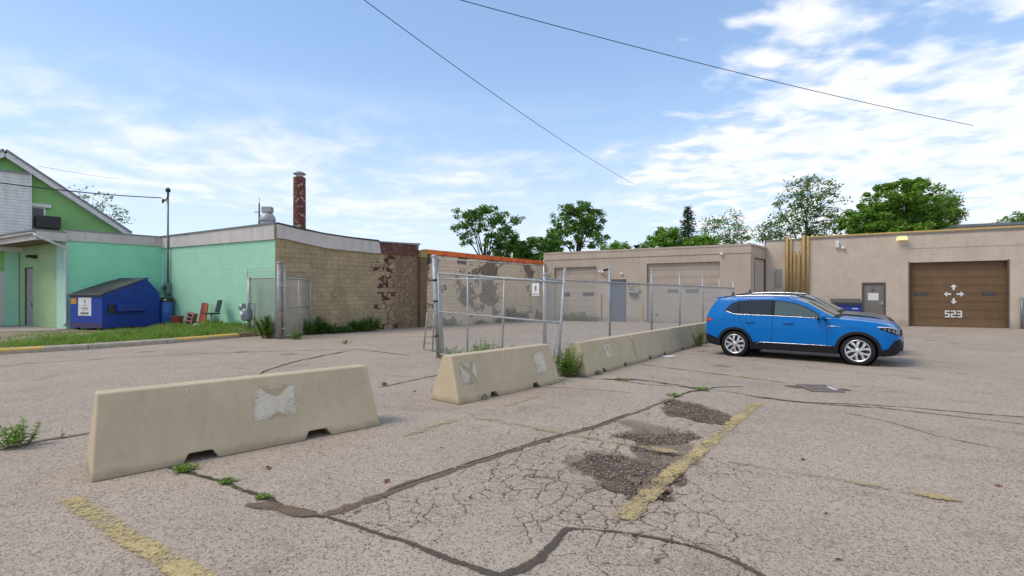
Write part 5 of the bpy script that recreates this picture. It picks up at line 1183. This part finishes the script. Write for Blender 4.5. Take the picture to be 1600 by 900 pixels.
    # cladding: sills, arches, bumpers
    side('sill_cladding', AX[0]+RA+.05, AX[1]-RA-.05, lambda x: zb0(x)+.004, lambda x: .42-.05*min(1, max(0, (1.65-x)/.3))*0, clad, 14, .012)
    side('rear_bumper_cladding', .03, AX[0]-RA-.03, lambda x: zb0(x)+.005, I([(0, .60), (.2, .56), (.5, .47)]), clad, 14, .008); side('front_bumper_cladding', AX[1]+RA+.03, 4.465, lambda x: zb0(x)+.004, I([(4.0, .36), (4.2, .42), (4.35, .62), (4.47, .54)]), clad, 14, .010)
    for s in (-1, 1):
        MB().tube([(x, s*(Y(x, z)+.014), z) for x, z in zip(np.linspace(1.42, 3.1, 14), [.36]+[.425]*12+[.42])], .008, 5).build('sill_chrome', chrome, root)
        for a in AX:
            vs = []; n = 28
            for i in range(n+1):
                t = math.pi*(-.10+1.20*i/n)
                for r in (RA-.003, RA+.03, RA+.062):
                    x, z = a+r*math.cos(t), ZA+r*math.sin(t); x = min(max(x, .01), 4.46); vs.append((x, s*(Y(x, max(z, .25))+(.014 if r > RA+.05 else .022)), max(z, zb0(x)+.003)))
            fs = []
            for i in range(n):
                for j in range(2): q_ = i*3+j; fs.append((q_, q_+1, q_+4, q_+3))
            MB().add(vs, fs, 0, True).build('arch_cladding', clad, root, recalc=False)
            # dark inner wheel house
            MB().lathe([(.0, -.30*s), (RA-.002, -.30*s), (RA-.002, .05*s)], 28, (a, s*.80, ZA), axis='y').build('wheel_housing', rubber, root)
    # door gaps, handles
    for s in (-1, 1):
        for xd in ((1.83, 1.80), (2.98, 3.02), (.98, 1.30)):
            pts = []
            for t in np.linspace(0, 1, 12): z = .44+(bl(xd[0])-.44)*t; x = xd[1]+(xd[0]-xd[1])*t; pts.append((x, s*(Y(x, z)+.0005), z))
            MB().tube(pts, .0045, 4).build('door_gap', blackp, root)
        for x in (1.20, 2.08): MB().tube([(x, s*(Y(x, .93)+.012), .93), (x+.03, s*(Y(x, .935)+.03), .935), (x+.18, s*(Y(x, .935)+.03), .937), (x+.21, s*(Y(x, .935)+.012), .935)], .016, 7).build('door_handle', paint, root)
        # mirrors
        mo = MB().tube([(2.83, s*.90, 1.05), (2.84, s*.99, 1.07)], .028, 8).build('mirror_foot', clad, root)
        mm = bmesh.new(); bmesh.ops.create_uvsphere(mm, u_segments=18, v_segments=10, radius=1)
        for v in mm.verts: v.co = Vector((v.co.x*.10*(1.0 if v.co.x > 0 else .55), v.co.y*.125, v.co.z*.082*(1-.15*v.co.y*s)))
        me = bpy.data.meshes.new('mirror'); mm.to_mesh(me); mm.free(); me.materials.append(paint); me.polygons.foreach_set('use_smooth', [True]*len(me.polygons))
        mi_ = link('mirror', me, root, (2.84, s*1.055, 1.115)); MB().box(-.058, -.05, -.09, .09, -.055, .055).build('mirror_glass', chrome, mi_)
        # roof rails
        MB().tube([(.72, s*.60, zr(.72)-.05)]+[(x, s*.625, zr(x)-.005) for x in np.linspace(.85, 2.1, 12)]+[(2.25, s*.605, zr(2.25)-.04)], .016, 7).build('roof_rail', chrome, root)
        # lights
        MB().tube([(x, s*(Y(x, .885)+.006), .885+.01*math.sin(i)) for i, x in enumerate(np.linspace(2.98, 3.28, 4))], .010, 5).build('fender_badge', chrome, root)
        MB().box(2.93, 3.0, s*.90-.003, s*.90+.003, 1.03, 1.06).build('quarter_trim', clad, root)
    side('tail_light', .012, .30, lambda x: .90+.06*min(1, x/.3)**2, lambda x: min(1.03-.035*(x/.3), zr(x)-.03), redl, 8, .010)
    side('headlight', 4.02, 4.45, I([(4.02, .85), (4.3, .76), (4.45, .70)]), I([(4.02, .89), (4.2, .89), (4.35, .865), (4.45, .74)]), clad, 10, .008)
    for x in (4.12, 4.22, 4.31, 4.38): side('headlamp_projector', x-.026, x+.026, lambda q_: np.interp(q_, [4.02, 4.3, 4.42], [.86, .785, .735]), lambda q_: np.interp(q_, [4.02, 4.2, 4.33, 4.42], [.88, .875, .85, .765]), lens, 3, .012)
    side('drl_strip', 3.98, 4.44, I([(4.0, .892), (4.2, .892), (4.35, .868), (4.44, .76)]), I([(4.0, .912), (4.2, .912), (4.35, .888), (4.44, .78)]), whitep, 8, .011)
    # front air intake, grille, plates
    def front(name, y0, y1, z0, z1, mat, off=.006, n=12):
        vs = []; fs = []
        def X(y, z):
            best = 4.2
            for xx in np.linspace(4.0, 4.47, 95):
                if z <= zr(xx) and abs(y) <= Y(xx, min(z, zr(xx)-.045)): best = xx
            return best
        for i in range(n+1):
            y = y0+(y1-y0)*i/n
            for j in range(5): z = z0+(z1-z0)*j/4; vs.append((X(y, z)+off, y, z))
        for i in range(n):
            for j in range(4): a_ = i*5+j; fs.append((a_, a_+5, a_+6, a_+1))
        MB().add(vs, fs, 0, True).build(name, mat, root, recalc=False)
    front('grille', -.55, .55, .68, .80, clad, .012); front('air_intake', -.50, .50, .33, .52, clad, .010); front('side_intake', -.72, -.52, .44, .62, clad, .012, 6); front('side_intake', .52, .72, .44, .62, clad, .012, 6)
    front('skid_plate', -.40, .40, .39, .42, chrome, .03); front('badge', -.07, .07, .70, .80, chrome, .022, 6)
    # windscreen, rear screen, bonnet line
    def top(name, x0, x1, inset, mat, n=12, off=.004):
        vs = []; fs = []; k = 14
        for i in range(n+1):
            x = x0+(x1-x0)*i/n; edge = zr(x)-.045*min(1, (zr(x)-.5)/.5); ye = Y(x, edge)-inset
            for j in range(k+1): y = -ye+2*ye*j/k; vs.append((x, y, top_z(x, y)+off))
        for i in range(n):
            for j in range(k): a_ = i*(k+1)+j; fs.append((a_, a_+k+1, a_+k+2, a_+1))
        MB().add(vs, fs, 0, True).build(name, mat, root, recalc=False)
    top('windscreen', 2.34, 3.13, .055, glass_c, 14); top('cowl', 3.13, 3.24, .05, clad, 3, .005); top('rear_screen', .10, .34, .07, glass_t, 8, .006); top('roof_panel', .72, 2.28, .10, paint if paint != paint_grey else clad, 10, .002)
    mb = MB(); 
    sp_ = [(.60, 1.60), (.36, 1.572), (.31, 1.556), (.33, 1.54), (.50, 1.52)]
    n = len(sp_); vs = [(x, -.60+.0*z, z) for x, z in sp_]+[(x-.03, -.3, z+.012) for x, z in sp_]+[(x-.035, 0, z+.018) for x, z in sp_]+[(x-.03, .3, z+.012) for x, z in sp_]+[(x, .60, z) for x, z in sp_]
    fs = [(i*n+k, i*n+(k+1) % n, (i+1)*n+(k+1) % n, (i+1)*n+k) for i in range(4) for k in range(n)]+[tuple(range(n)), tuple(range(5*n-1, 4*n-1, -1))]
    mb.add(vs, fs, 0, True).build('spoiler', paint, root, sharp=40)
    MB().lathe([(0, .13), (.02, .11), (.05, .02), (.07, 0)], 10, (.62, 0, 1.61)).build('antenna_fin', blackp, root)
    # panes are opaque and dark coloured, no interior behind them; wheels
    wheel0 = None
    for a in AX:
        for s in (-1, 1):
            if wheel0 is None:
                wheel = bpy.data.objects.new('wheel', None); COL.objects.link(wheel)
                MB().lathe([(.235, -.10), (.27, -.112), (.318, -.108), (.337, -.085), (.342, -.04), (.342, .04), (.337, .085), (.318, .108), (.27, .112), (.235, .10)], 40, axis='y').build('tyre', rubber, wheel)
                MB().lathe([(.238, .09), (.228, -.05), (.228, -.098), (.245, -.108), (.252, -.104), (.252, .09)], 40, axis='y').build('rim', silver, wheel, sharp=40)
                MB().lathe([(0, -.02), (.20, -.02), (.228, -.03)], 30, axis='y').build('brake_disc', darkmetal, wheel)
                for k in range(5):
                    t0 = 2*math.pi*k/5; mb = MB()
                    for dt in (-.20, .20):
                        t1 = t0+dt; t2 = t0+dt*1.75; wv = .016; p0 = (math.cos(t0+dt*.5)*.05, math.sin(t0+dt*.5)*.05); p1 = (math.cos(t1)*.14, math.sin(t1)*.14); p2 = (math.cos(t2)*.232, math.sin(t2)*.232)
                        L = []
                        for p, tt, w2 in ((p0, t0, .02), (p1, t1, .020), (p2, t2, .033)): L += [(p[0]-math.sin(tt)*w2, p[1]+math.cos(tt)*w2), (p[0]+math.sin(tt)*w2, p[1]-math.cos(tt)*w2)]
                        vs = [(q_[0], -.093+.012*(i > 3), q_[1]) for i, q_ in enumerate(L)]+[(q_[0], -.06, q_[1]) for q_ in L]
                        mb.add(vs, [(0, 1, 3, 2), (2, 3, 5, 4), (0, 2, 8, 6), (2, 4, 10, 8), (1, 7, 9, 3), (3, 9, 11, 5)])
                    mb.build('spoke', silver, wheel)
                MB().lathe([(0, -.10), (.035, -.10), (.062, -.088), (.065, -.05)], 20, axis='y').build('hub_cap', silver, wheel)
                wheel0 = wheel; wo = wheel
            else:
                wo = wheel0.copy(); COL.objects.link(wo)
                for c_ in kids(wheel0): d_ = c_.copy(); COL.objects.link(d_); d_.parent = wo
            wo.parent = root; wo.location = (a, s*.805, .342); wo.rotation_euler = (0, .4*s+a, 0 if s < 0 else math.pi)
    for o_ in kids(root):                # short overhangs: squeeze the tail and the nose
        if o_.type == 'MESH' and o_.name.split('.')[0] != 'wheel':
            for v in o_.data.vertices:
                if v.co.x > 4.06: v.co.x = 4.06+(v.co.x-4.06)*.80
                elif v.co.x < .46: v.co.x = .46-(.46-v.co.x)*.80
    return root
cdv = Vector((.762, -.648, 0)).normalized(); rzc = math.atan2(cdv.y, cdv.x); nr_ = Vector((cdv.y, -cdv.x, 0))   # nr_ points to the near side
rear = G(1148, 557); org = rear - cdv*.92 - nr_*.90
car('bright blue compact crossover parked beside the barrier row', org, rzc, paint_blue, 'cars parked side by side')
dk = car('dark grey car parked behind the blue crossover, only its bonnet and windscreen in view', org - nr_*2.6 - cdv*.24, rzc-.01, paint_grey, 'cars parked side by side'); dk.scale = (1, 1, 1.055)
# far dumpster between the cars and the steel door
c = W5.p(W5.uv(1318, 480)[0], -1.3)
d2 = thing('dumpster', 'low dark blue dumpster by the steel door beyond the dark car', 'dumpster', c, W5.rot)
mb = MB(); vs = [(-.85, -.6, .1), (.85, -.6, .1), (.95, -.75, 1.10), (-.95, -.75, 1.10), (-.85, .7, .1), (.85, .7, .1), (.95, .8, 1.25), (-.95, .8, 1.25)]
mb.add(vs, [(0, 1, 2, 3), (5, 4, 7, 6), (1, 5, 6, 2), (4, 0, 3, 7), (0, 4, 5, 1), (3, 2, 6, 7)]).build('body', navy, d2, bevel=.02)
MB().box(-1.0, 1.0, -.80, -.74, 1.06, 1.14).build('front_rim', darkmetal, d2); mb = MB().add([(-1, -.8, 1.145), (1, -.8, 1.145), (1, .85, 1.31), (-1, .85, 1.31), (-1, -.8, 1.19), (1, -.8, 1.19), (1, .85, 1.36), (-1, .85, 1.36)], [(0, 3, 2, 1), (4, 5, 6, 7), (0, 1, 5, 4), (1, 2, 6, 5), (2, 3, 7, 6), (3, 0, 4, 7)]); mb.build('lid', lidm, d2)
MB().prism([(.30, .86), (.72, .86), (.70, .93), (.52, .95), (.30, .92)], -.72, -.708).build('white_mark', whitep, d2)
MB().box(.85, .99, -.4, .5, .66, .82).build('fork_pocket', navy, d2); d2.scale = (.68, .8, 1.08)

# ------------------------------------------------------------------ trees
def leaf_quads(mb, c, n, sx, sy, sz, size, rs, nm):
    for _ in range(n):
        while True:
            d = (rs.gauss(0, .5), rs.gauss(0, .5), rs.gauss(0, .5))
            if d[0]**2+d[1]**2+d[2]**2 < 1.4: break
        p = Vector((c[0]+d[0]*sx, c[1]+d[1]*sy, c[2]+d[2]*sz)); s = size*rs.uniform(.6, 1.35)
        a = Vector((rs.gauss(0, 1), rs.gauss(0, 1), rs.gauss(0, .6))).normalized(); b = a.cross(Vector((rs.gauss(0, 1), rs.gauss(0, 1), rs.gauss(0, 1)))).normalized()
        mb.add([p-a*s*.55, p+b*s*.30, p+a*s*.6, p-b*s*.30], [(0, 1, 2, 3)], rs.randrange(nm))
def tree(label, base, lobes, leaves, size, mats, seed, trunk_r=.22, fork=None, cl=.75, group='trees beyond the buildings', name='leafy_tree', clumps=None):
    """lobes: (dx, dy, z, rx, ry, rz, weight) crown volumes; the leaves sit in clumps at the ends of real branches"""
    rs = random.Random(seed); base = Vector(base); root = thing(name, label, 'tree', base, 0, group)
    top = max(l[2] for l in lobes); fork = fork or min(l[2]-l[5]*.7 for l in lobes); fork = max(1.5, fork)
    tr = MB().tube([(0, 0, -.1), (.05, 0, fork*.5), (.0, .05, fork), (.1, 0, (fork+top)/2)], [trunk_r*1.25, trunk_r, trunk_r*.8, trunk_r*.4], 9); trunk = tr.build('trunk', bark, root)
    crown = MB(); tot = sum(l[6] for l in lobes); lim = MB(); mains = []
    for dx, dy, z, rx, ry, rz_, wt in lobes:            # main limbs reach into every crown volume
        for k in range(max(2, int(9*wt/tot))):
            e = Vector((dx+rs.uniform(-.6, .6)*rx, dy+rs.uniform(-.6, .6)*ry, z+rs.uniform(-.3, .65)*rz_)); s0 = Vector((.03, .02, fork*rs.uniform(.62, 1.0))); m1 = s0.lerp(e, .45)+Vector((rs.gauss(0, .18), rs.gauss(0, .18), .14*(e-s0).length))
            pts = [s0, s0.lerp(m1, .5)+Vector((rs.gauss(0, .06), rs.gauss(0, .06), .06)), m1, m1.lerp(e, .55)+Vector((rs.gauss(0, .12), rs.gauss(0, .12), .05)), e]
            lim.tube(pts, [trunk_r*.42, trunk_r*.34, trunk_r*.24, trunk_r*.14, .012], 6, cap=False); mains += [pts[1].lerp(m1, .5), m1, m1.lerp(pts[3], .5), pts[3], pts[3].lerp(e, .5), e]
    for dx, dy, z, rx, ry, rz_, wt in lobes:
        nc = max(4, int((clumps or 46)*1.9*wt/tot)); nl = int(leaves*1.7*wt/tot/nc)
        for i in range(nc):
            while True:
                q_ = Vector((rs.uniform(-1, 1), rs.uniform(-1, 1), rs.uniform(-1, 1)))
                if .30 < q_.length < 1.0: break
            q_ = q_*(.55+.45*q_.length)/max(.5, q_.length)**.35
            c_ = Vector((dx+q_.x*rx, dy+q_.y*ry, z+q_.z*rz_)); k = cl*.8*rs.uniform(.5, 1.35)
            leaf_quads(crown, c_, int(nl*rs.uniform(.5, 1.5)), k, k, k*.72, size*.82, rs, len(mats))
            s0 = min(mains, key=lambda p_: (p_-c_).length+max(0, p_.z-c_.z)); mid = s0.lerp(c_, .5)+Vector((rs.gauss(0, .08), rs.gauss(0, .08), .08*(c_-s0).length))
            lim.tube([s0, mid, c_], [.026, .018, .008], 4, cap=False)
    lim.build('branches', bark, root, recalc=False)
    o = crown.build('crown', mats, root, recalc=False); o['kind'] = 'stuff'; return root
def tl(px, d): return at(px, HZ, d)*Vector((1, 1, 0)) if False else Vector(((px-800)/FPX*d, d, 0))
def zz_at(y, d): return CH+(HZ-y)/FPX*d
def lobe(px0, y0, px1, y1, d, basepx, wt=1, dy=0):
    cx = ((px0+px1)/2-basepx)/FPX*d; return (cx, dy, zz_at((y0+y1)/2, d), (px1-px0)/2/FPX*d, (px1-px0)/2/FPX*d*.8, (y1-y0)/2/FPX*d, wt)
d = 46
tree('open crowned tree with airy upper branches above the orange coping', tl(757, d), [lobe(708, 318, 795, 362, d, 757, 2.0), lobe(705, 340, 745, 385, d, 757, .7), lobe(755, 355, 815, 402, d, 757, 2.0), lobe(775, 325, 812, 362, d, 757, .6)], 4600, .26, [leaf_dark, leaf_mid, leaf_dark], 21, .20, 5.2, .55, clumps=62)
d = 50
tree('rounded dark tree with holes in its crown left of the blue door', tl(902, d), [lobe(862, 320, 948, 366, d, 902, 2.4), lobe(852, 350, 955, 388, d, 902, 1.6), lobe(885, 315, 925, 340, d, 902, .6)], 6200, .27, [leaf_dark, leaf_mid, leaf_dark], 22, .24, 5.5, .55, clumps=74)
d = 47
tree('low dense dark tree filling the gap between the two crowned trees', tl(838, d), [lobe(800, 368, 878, 412, d, 838, 2), lobe(770, 378, 835, 412, d, 838, 1), lobe(845, 362, 880, 400, d, 838, .8)], 6800, .26, [leaf_dark, leaf_mid], 23, .18, 4.0, .6, clumps=60)
d = 44
tree('small light green treetop behind the garage roof vent pipe', tl(962, d), [lobe(938, 378, 984, 400, d, 962, 1)], 1300, .22, [leaf_mid, leaf_bright], 24, .12, 3, .5, clumps=20)
tree('bright rounded bush like tree left of the spruce', tl(1035, d), [lobe(1002, 366, 1065, 405, d, 1035, 1.6), lobe(1025, 355, 1060, 385, d, 1035, 1)], 5000, .24, [leaf_mid, leaf_bright, leaf_mid], 25, .14, 3, .55, clumps=48)
tree('bright rounded bush like tree right of the spruce', tl(1095, d), [lobe(1060, 368, 1132, 402, d, 1095, 1.6)], 4200, .24, [leaf_bright, leaf_mid, leaf_mid], 26, .14, 3, .55, clumps=44)
d = 52
tree('thin leaved open tree right of the spruce above the garage building', tl(1135, d), [lobe(1095, 332, 1172, 384, d, 1135, 1.6), lobe(1118, 362, 1182, 396, d, 1135, 1)], 1250, .26, [leaf_sparse, leaf_mid], 27, .12, 5.2, .75, clumps=54)
d = 42
tree('tall open tree with scattered leaves beside the big green tree', tl(1262, d), [lobe(1212, 275, 1322, 335, d, 1262, 1.5), lobe(1195, 315, 1260, 378, d, 1262, .9), lobe(1240, 320, 1320, 380, d, 1262, 1.5)], 3100, .23, [leaf_sparse, leaf_mid, leaf_sparse], 28, .22, 4.4, .7, clumps=90)
tree('sparse low treetop at the corner between the two grey buildings', tl(1198, d), [lobe(1180, 345, 1222, 384, d, 1198, 1)], 420, .22, [leaf_sparse, leaf_mid], 29, .10, 4.2, .6, clumps=22)
d = 37
tree('big dense bright green tree rising over the yellow roof pipe', tl(1405, d), [lobe(1345, 284, 1465, 350, d, 1405, 3), lobe(1318, 318, 1400, 374, d, 1405, 2), lobe(1400, 300, 1478, 376, d, 1405, 2.2), lobe(1400, 278, 1440, 310, d, 1405, .7), lobe(1330, 345, 1478, 385, d, 1405, 1.8)], 27000, .21, [leaf_mid, leaf_bright, leaf_bright, leaf_dark], 30, .30, 4.5, .50, clumps=150)
d = 40
tree('yellowish tree with bare twigs at the right edge of the big green tree', tl(1470, d), [lobe(1440, 310, 1500, 370, d, 1470, 1.4), lobe(1462, 295, 1496, 345, d, 1470, .5)], 2600, .22, [leaf_bright, leaf_sparse], 31, .16, 4.4, .6, clumps=50)
tree('dark treetop just showing over the rooftop block at far right', tl(1590, 44), [lobe(1556, 334, 1640, 368, 44, 1590, 1)], 2200, .24, [leaf_dark, leaf_mid], 32, .16, 4, .6, clumps=34)
d = 52
tree('bare looking tree with few leaves behind the gabled house roof', tl(160, d), [lobe(105, 290, 175, 345, d, 160, 1), lobe(150, 315, 200, 358, d, 160, .8)], 520, .24, [leaf_sparse, leaf_mid], 33, .13, 7.5, .7, clumps=40)
def spruce(label, base, H, R, seed):
    rs = random.Random(seed); root = thing('spruce_tree', label, 'tree', base, 0, 'trees beyond the buildings')
    MB().tube([(0, 0, 0), (0, 0, H)], [.22, .02], 8).build('trunk', bark, root); mb = MB(); br_ = MB(); z = 1.5
    while z < H-.15:
        f = (H-z)/(H-1.5); nb = 7
        for k in range(nb):
            a = rs.uniform(0, 6.28); L = R*f**.8*rs.uniform(.7, 1.15)+.12; e = Vector((math.cos(a)*L, math.sin(a)*L, -L*.18)); o_ = Vector((0, 0, z))
            br_.tube([o_, o_+e], [.03, .008], 4, cap=False)
            for _ in range(int(6+16*L)):
                t = rs.uniform(.15, 1.05); p = o_+e*t+Vector((rs.gauss(0, .10), rs.gauss(0, .10), rs.gauss(-.06, .08))); v = Vector((rs.gauss(0, 1)+math.cos(a), rs.gauss(0, 1)+math.sin(a), rs.gauss(-.3, .5))).normalized()*.16; u_ = v.cross(Vector((rs.gauss(0, 1), rs.gauss(0, 1), 1))).normalized()*.045
                mb.add([p-v, p+u_, p+v, p-u_], [(0, 1, 2, 3)], 0)
        z += .24
    br_.build('branches', bark, root, recalc=False); o = mb.build('crown', leaf_spruce, root, recalc=False); o['kind'] = 'stuff'
spruce('narrow dark pointed spruce between the two rounded bush like trees', tl(1075, 46), zz_at(321, 46), 2.1, 41)

# ------------------------------------------------------------------ weeds
def weed(label, loc, h, spread, n, seed, ll=.09, lw=.018, mats=None, bushy=1.0, lean=.25, name='leafy_weed', group='weeds growing from the pavement'):
    rs = random.Random(seed); root = thing(name, label, 'weed', loc, 0, group); st = MB(); lf = MB(); mats = mats or [leaf_weed, leaf_weed2]
    for i in range(n):
        a = rs.uniform(0, 6.28); r = spread*math.sqrt(rs.random()); b = Vector((math.cos(a)*r*.55, math.sin(a)*r*.55, 0)); H = h*rs.uniform(.6, 1.05)*(1-.35*(r/max(spread, .01))**2)
        t = b+Vector((math.cos(a)*r*.6+rs.gauss(0, lean*.15*h), math.sin(a)*r*.6+rs.gauss(0, lean*.15*h), H)); mid = b.lerp(t, .5)+Vector((rs.gauss(0, .02), rs.gauss(0, .02), 0))
        st.tube([b, mid, t], [.006*(h+.4), .004*(h+.4), .002], 4, cap=False)
        nl = max(6, int(H/.014*bushy))
        for k in range(nl):
            f = rs.uniform(.08, 1.0)**.8; p = b.lerp(mid, f*2) if f < .5 else mid.lerp(t, f*2-1)
            an = rs.uniform(0, 6.28); L = ll*rs.uniform(.6, 1.2)*(1.1-.5*f); dv = Vector((math.cos(an), math.sin(an), rs.uniform(.1, .9))).normalized(); sv_ = dv.cross(Vector((0, 0, 1))).normalized()*lw*rs.uniform(.7, 1.3); dr = Vector((0, 0, -L*.25))
            lf.add([p, p+dv*L*.45+sv_, p+dv*L+dr, p+dv*L*.45-sv_], [(0, 1, 2), (0, 2, 3)], 0 if rs.random() < .35+.5*f else 1)
    st.build('stems', stemm, root, recalc=False); o = lf.build('leaves', mats, root, recalc=False); o['kind'] = 'stuff'; return root
weed('bright leafy weed in the seam left of the nearest barrier', G(26, 698), .33, .16, 20, 1, .085, .014)
weed('tiny single weed sprig just left of the nearest barrier end', G(97, 684), .11, .03, 3, 2, .04, .006, bushy=.5)
weed('grassy tuft under the front notch of the nearest barrier', G(290, 736), .07, .09, 40, 3, .06, .004, [grassm, leaf_weed])
weed('low mossy tuft in the dark seam right of the nearest barrier', G(355, 754), .035, .07, 30, 4, .04, .005, [leaf_weed, leaf_weed2])
weed('smallest mossy tuft further along the dark seam', G(412, 778), .03, .06, 22, 5, .035, .005, [leaf_weed, leaf_weed2])
weed('tall dense leafy weed between the middle barrier and the barrier row', G(889, 588), .62, .28, 46, 6, .10, .013)
weed('small dark tuft at the foot of the first row barrier', G(932, 585), .10, .12, 16, 7, .06, .01, [leaf_weed2, leaf_weed])
weed('slim reddish stemmed weed growing by the blue car tail', G(1092, 541), .75, .16, 12, 8, .11, .016)
weed('dark spreading weed at the foot of the leaning gate post', Vector((-1.55, 12.6, 0)), .36, .34, 22, 9, .11, .016, [leaf_weed2, leaf_weed])
weed('row of yellow green weeds behind the middle barrier, left clump', at(757, 560, 11.0)*Vector((1, 1, 0)), .72, .42, 46, 10, .10, .013)
weed('yellow green weed clump behind the middle barrier, right clump', at(795, 560, 10.7)*Vector((1, 1, 0)), .60, .24, 24, 11, .10, .013)
weed('thin low weeds behind the middle barrier beside the braced gate', at(722, 560, 11.9)*Vector((1, 1, 0)), .30, .3, 14, 12, .10, .013, [leaf_weed2, leaf_weed])
weed('bushy weed by the left gate post inside the chain link panel', Vector((-9.35, 19.05, 0)), 1.15, .55, 46, 13, .16, .03, [leaf_weed2, leaf_weed], name='bushy_weed', group='weeds along the walls')
weed('bright low weed at the foot of the open gate leaf', G(462, 530), .42, .26, 30, 14, .10, .016, name='bushy_weed', group='weeds along the walls')
for i, (x, h, sp_, l) in enumerate([(470, .7, .4, 'dark weed behind the open gate leaf braces'), (490, .75, .4, 'dark weed behind the end stile of the open gate leaf'), (513, .42, .4, 'dark low weed on the brown wall just right of the open gate'), (532, .3, .4, 'lowest dark weed between two taller ones on the brown wall'), (553, .62, .5, 'tall dark weed clump left of the fallen blocks'), (572, .7, .45, 'tall dark weed clump closest to the fallen red brick')]):
    weed(l, WB.p(WB.uv(x, 480)[0], -.45), h, sp_, 40, 50+i, .15, .03, [leaf_weed2, leaf_dark], name='bushy_weed', group='weeds along the walls')
for i, (x, h, sp_, l) in enumerate([(793, 1.1, .3, 'upright weed against the peeling wall seen through the gate'), (812, .7, .4, 'dark weed at the right end of the peeling wall'), (700, .25, .5, 'low weeds at the left foot of the peeling wall'), (745, .3, .5, 'low weeds at the middle foot of the peeling wall'), (776, .35, .4, 'low weeds between the middle and right end of the peeling wall')]):
    weed(l, WK.p(WK.uv(x, 480)[0], -.3), h, sp_, 24, 70+i, .14, .03, [leaf_weed2, leaf_dark], name='bushy_weed', group='weeds along the walls')
for i, (x, l) in enumerate([(890, 'dark weed at the foot of the left overhead door'), (908, 'taller dark weed before the middle of the left overhead door'), (925, 'dark weed at the right jamb of the left overhead door')]):
    weed(l, W7.p(W7.uv(x, 480)[0], -.4), (.45, .65, .4)[i], .75, 36, 80+i, .16, .03, [leaf_weed2, leaf_dark], name='bushy_weed', group='weeds along the walls')
weed('grass tuft at the head of the worn pothole strip', G(1053, 619), .05, .12, 26, 90, .05, .006, [grassm, leaf_weed])
weed('grass tuft in the cracked seam nearer the drain grate', G(1097, 609), .05, .14, 26, 91, .05, .006, [grassm, leaf_weed])
weed('mossy tuft left in the seam before the first row barrier', G(975, 594), .04, .2, 26, 92, .05, .006, [grassm, leaf_weed2])
weed('small tuft in the pavement joint between the two nearest barriers', G(599, 602), .08, .06, 12, 93, .05, .008)
weed('low tuft in the mossy seam before the open gate', G(540, 537), .14, .25, 16, 94, .09, .01, [grassm, leaf_weed2])
chunkm = plain('broken_asphalt', (.25, .175, .11), (.12, .08, .055), 16, .95, 0, .6, 60)
rs = random.Random(15)
for k in range(16):
    p = G(rs.uniform(985, 1046), rs.uniform(738, 782)); n = 6; r1 = rs.uniform(.035, .085); h_ = rs.uniform(.012, .022); mb = MB()
    po = [(r1*rs.uniform(.6, 1.2)*math.cos(6.283*i/n), r1*rs.uniform(.6, 1.2)*math.sin(6.283*i/n)) for i in range(n)]
    mb.add([(x, y, 0) for x, y in po]+[(x*.93, y*.93, h_) for x, y in po], [tuple(range(n))[::-1], tuple(range(n, 2*n))]+[(i, (i+1) % n, (i+1) % n+n, i+n) for i in range(n)])
    o = mb.build('asphalt_chunk', chunkm, None, (p.x, p.y, -.016)); o.rotation_euler = (rs.uniform(-.2, .2), rs.uniform(-.2, .2), rs.uniform(0, 6)); tag(o, 'broken asphalt chunk in the lowest pothole by the yellow line', 'asphalt chunk', 'broken asphalt chunks in the lowest pothole')
# dead leaves and twigs on the lot
def litter():
    rs = random.Random(8); mb = MB()
    for (x, y, s) in [(605, 753, .05), (648, 612, .04), (1255, 719, .035), (735, 778, .03), (690, 700, .03), (1310, 875, .03), (1095, 660, .05), (850, 600, .05), (862, 601, .04), (880, 600, .05), (1290, 803, .025), (1560, 760, .03), (820, 604, .05), (840, 606, .04), (1020, 590, .04), (760, 622, .04), (420, 732, .06)]:
        p = G(x, y)+Vector((0, 0, .006)); a = rs.uniform(0, 6.28); u_ = Vector((math.cos(a), math.sin(a), .1))*s; v_ = Vector((-math.sin(a), math.cos(a), .2))*s*.5
        mb.add([p-u_, p+v_+Vector((0, 0, .01)), p+u_, p-v_], [(0, 1, 2), (0, 2, 3)], rs.randrange(2))
    o = mb.build('leaf_litter', [plain('dead_leaf', (.16, .08, .04), (.10, .05, .03), 20, .8), plain('dead_leaf_red', (.22, .07, .035), (.14, .06, .03), 20, .8)], recalc=False); tag(o, 'scattered dead brown leaves on the lot', 'litter', kind='stuff')
litter()
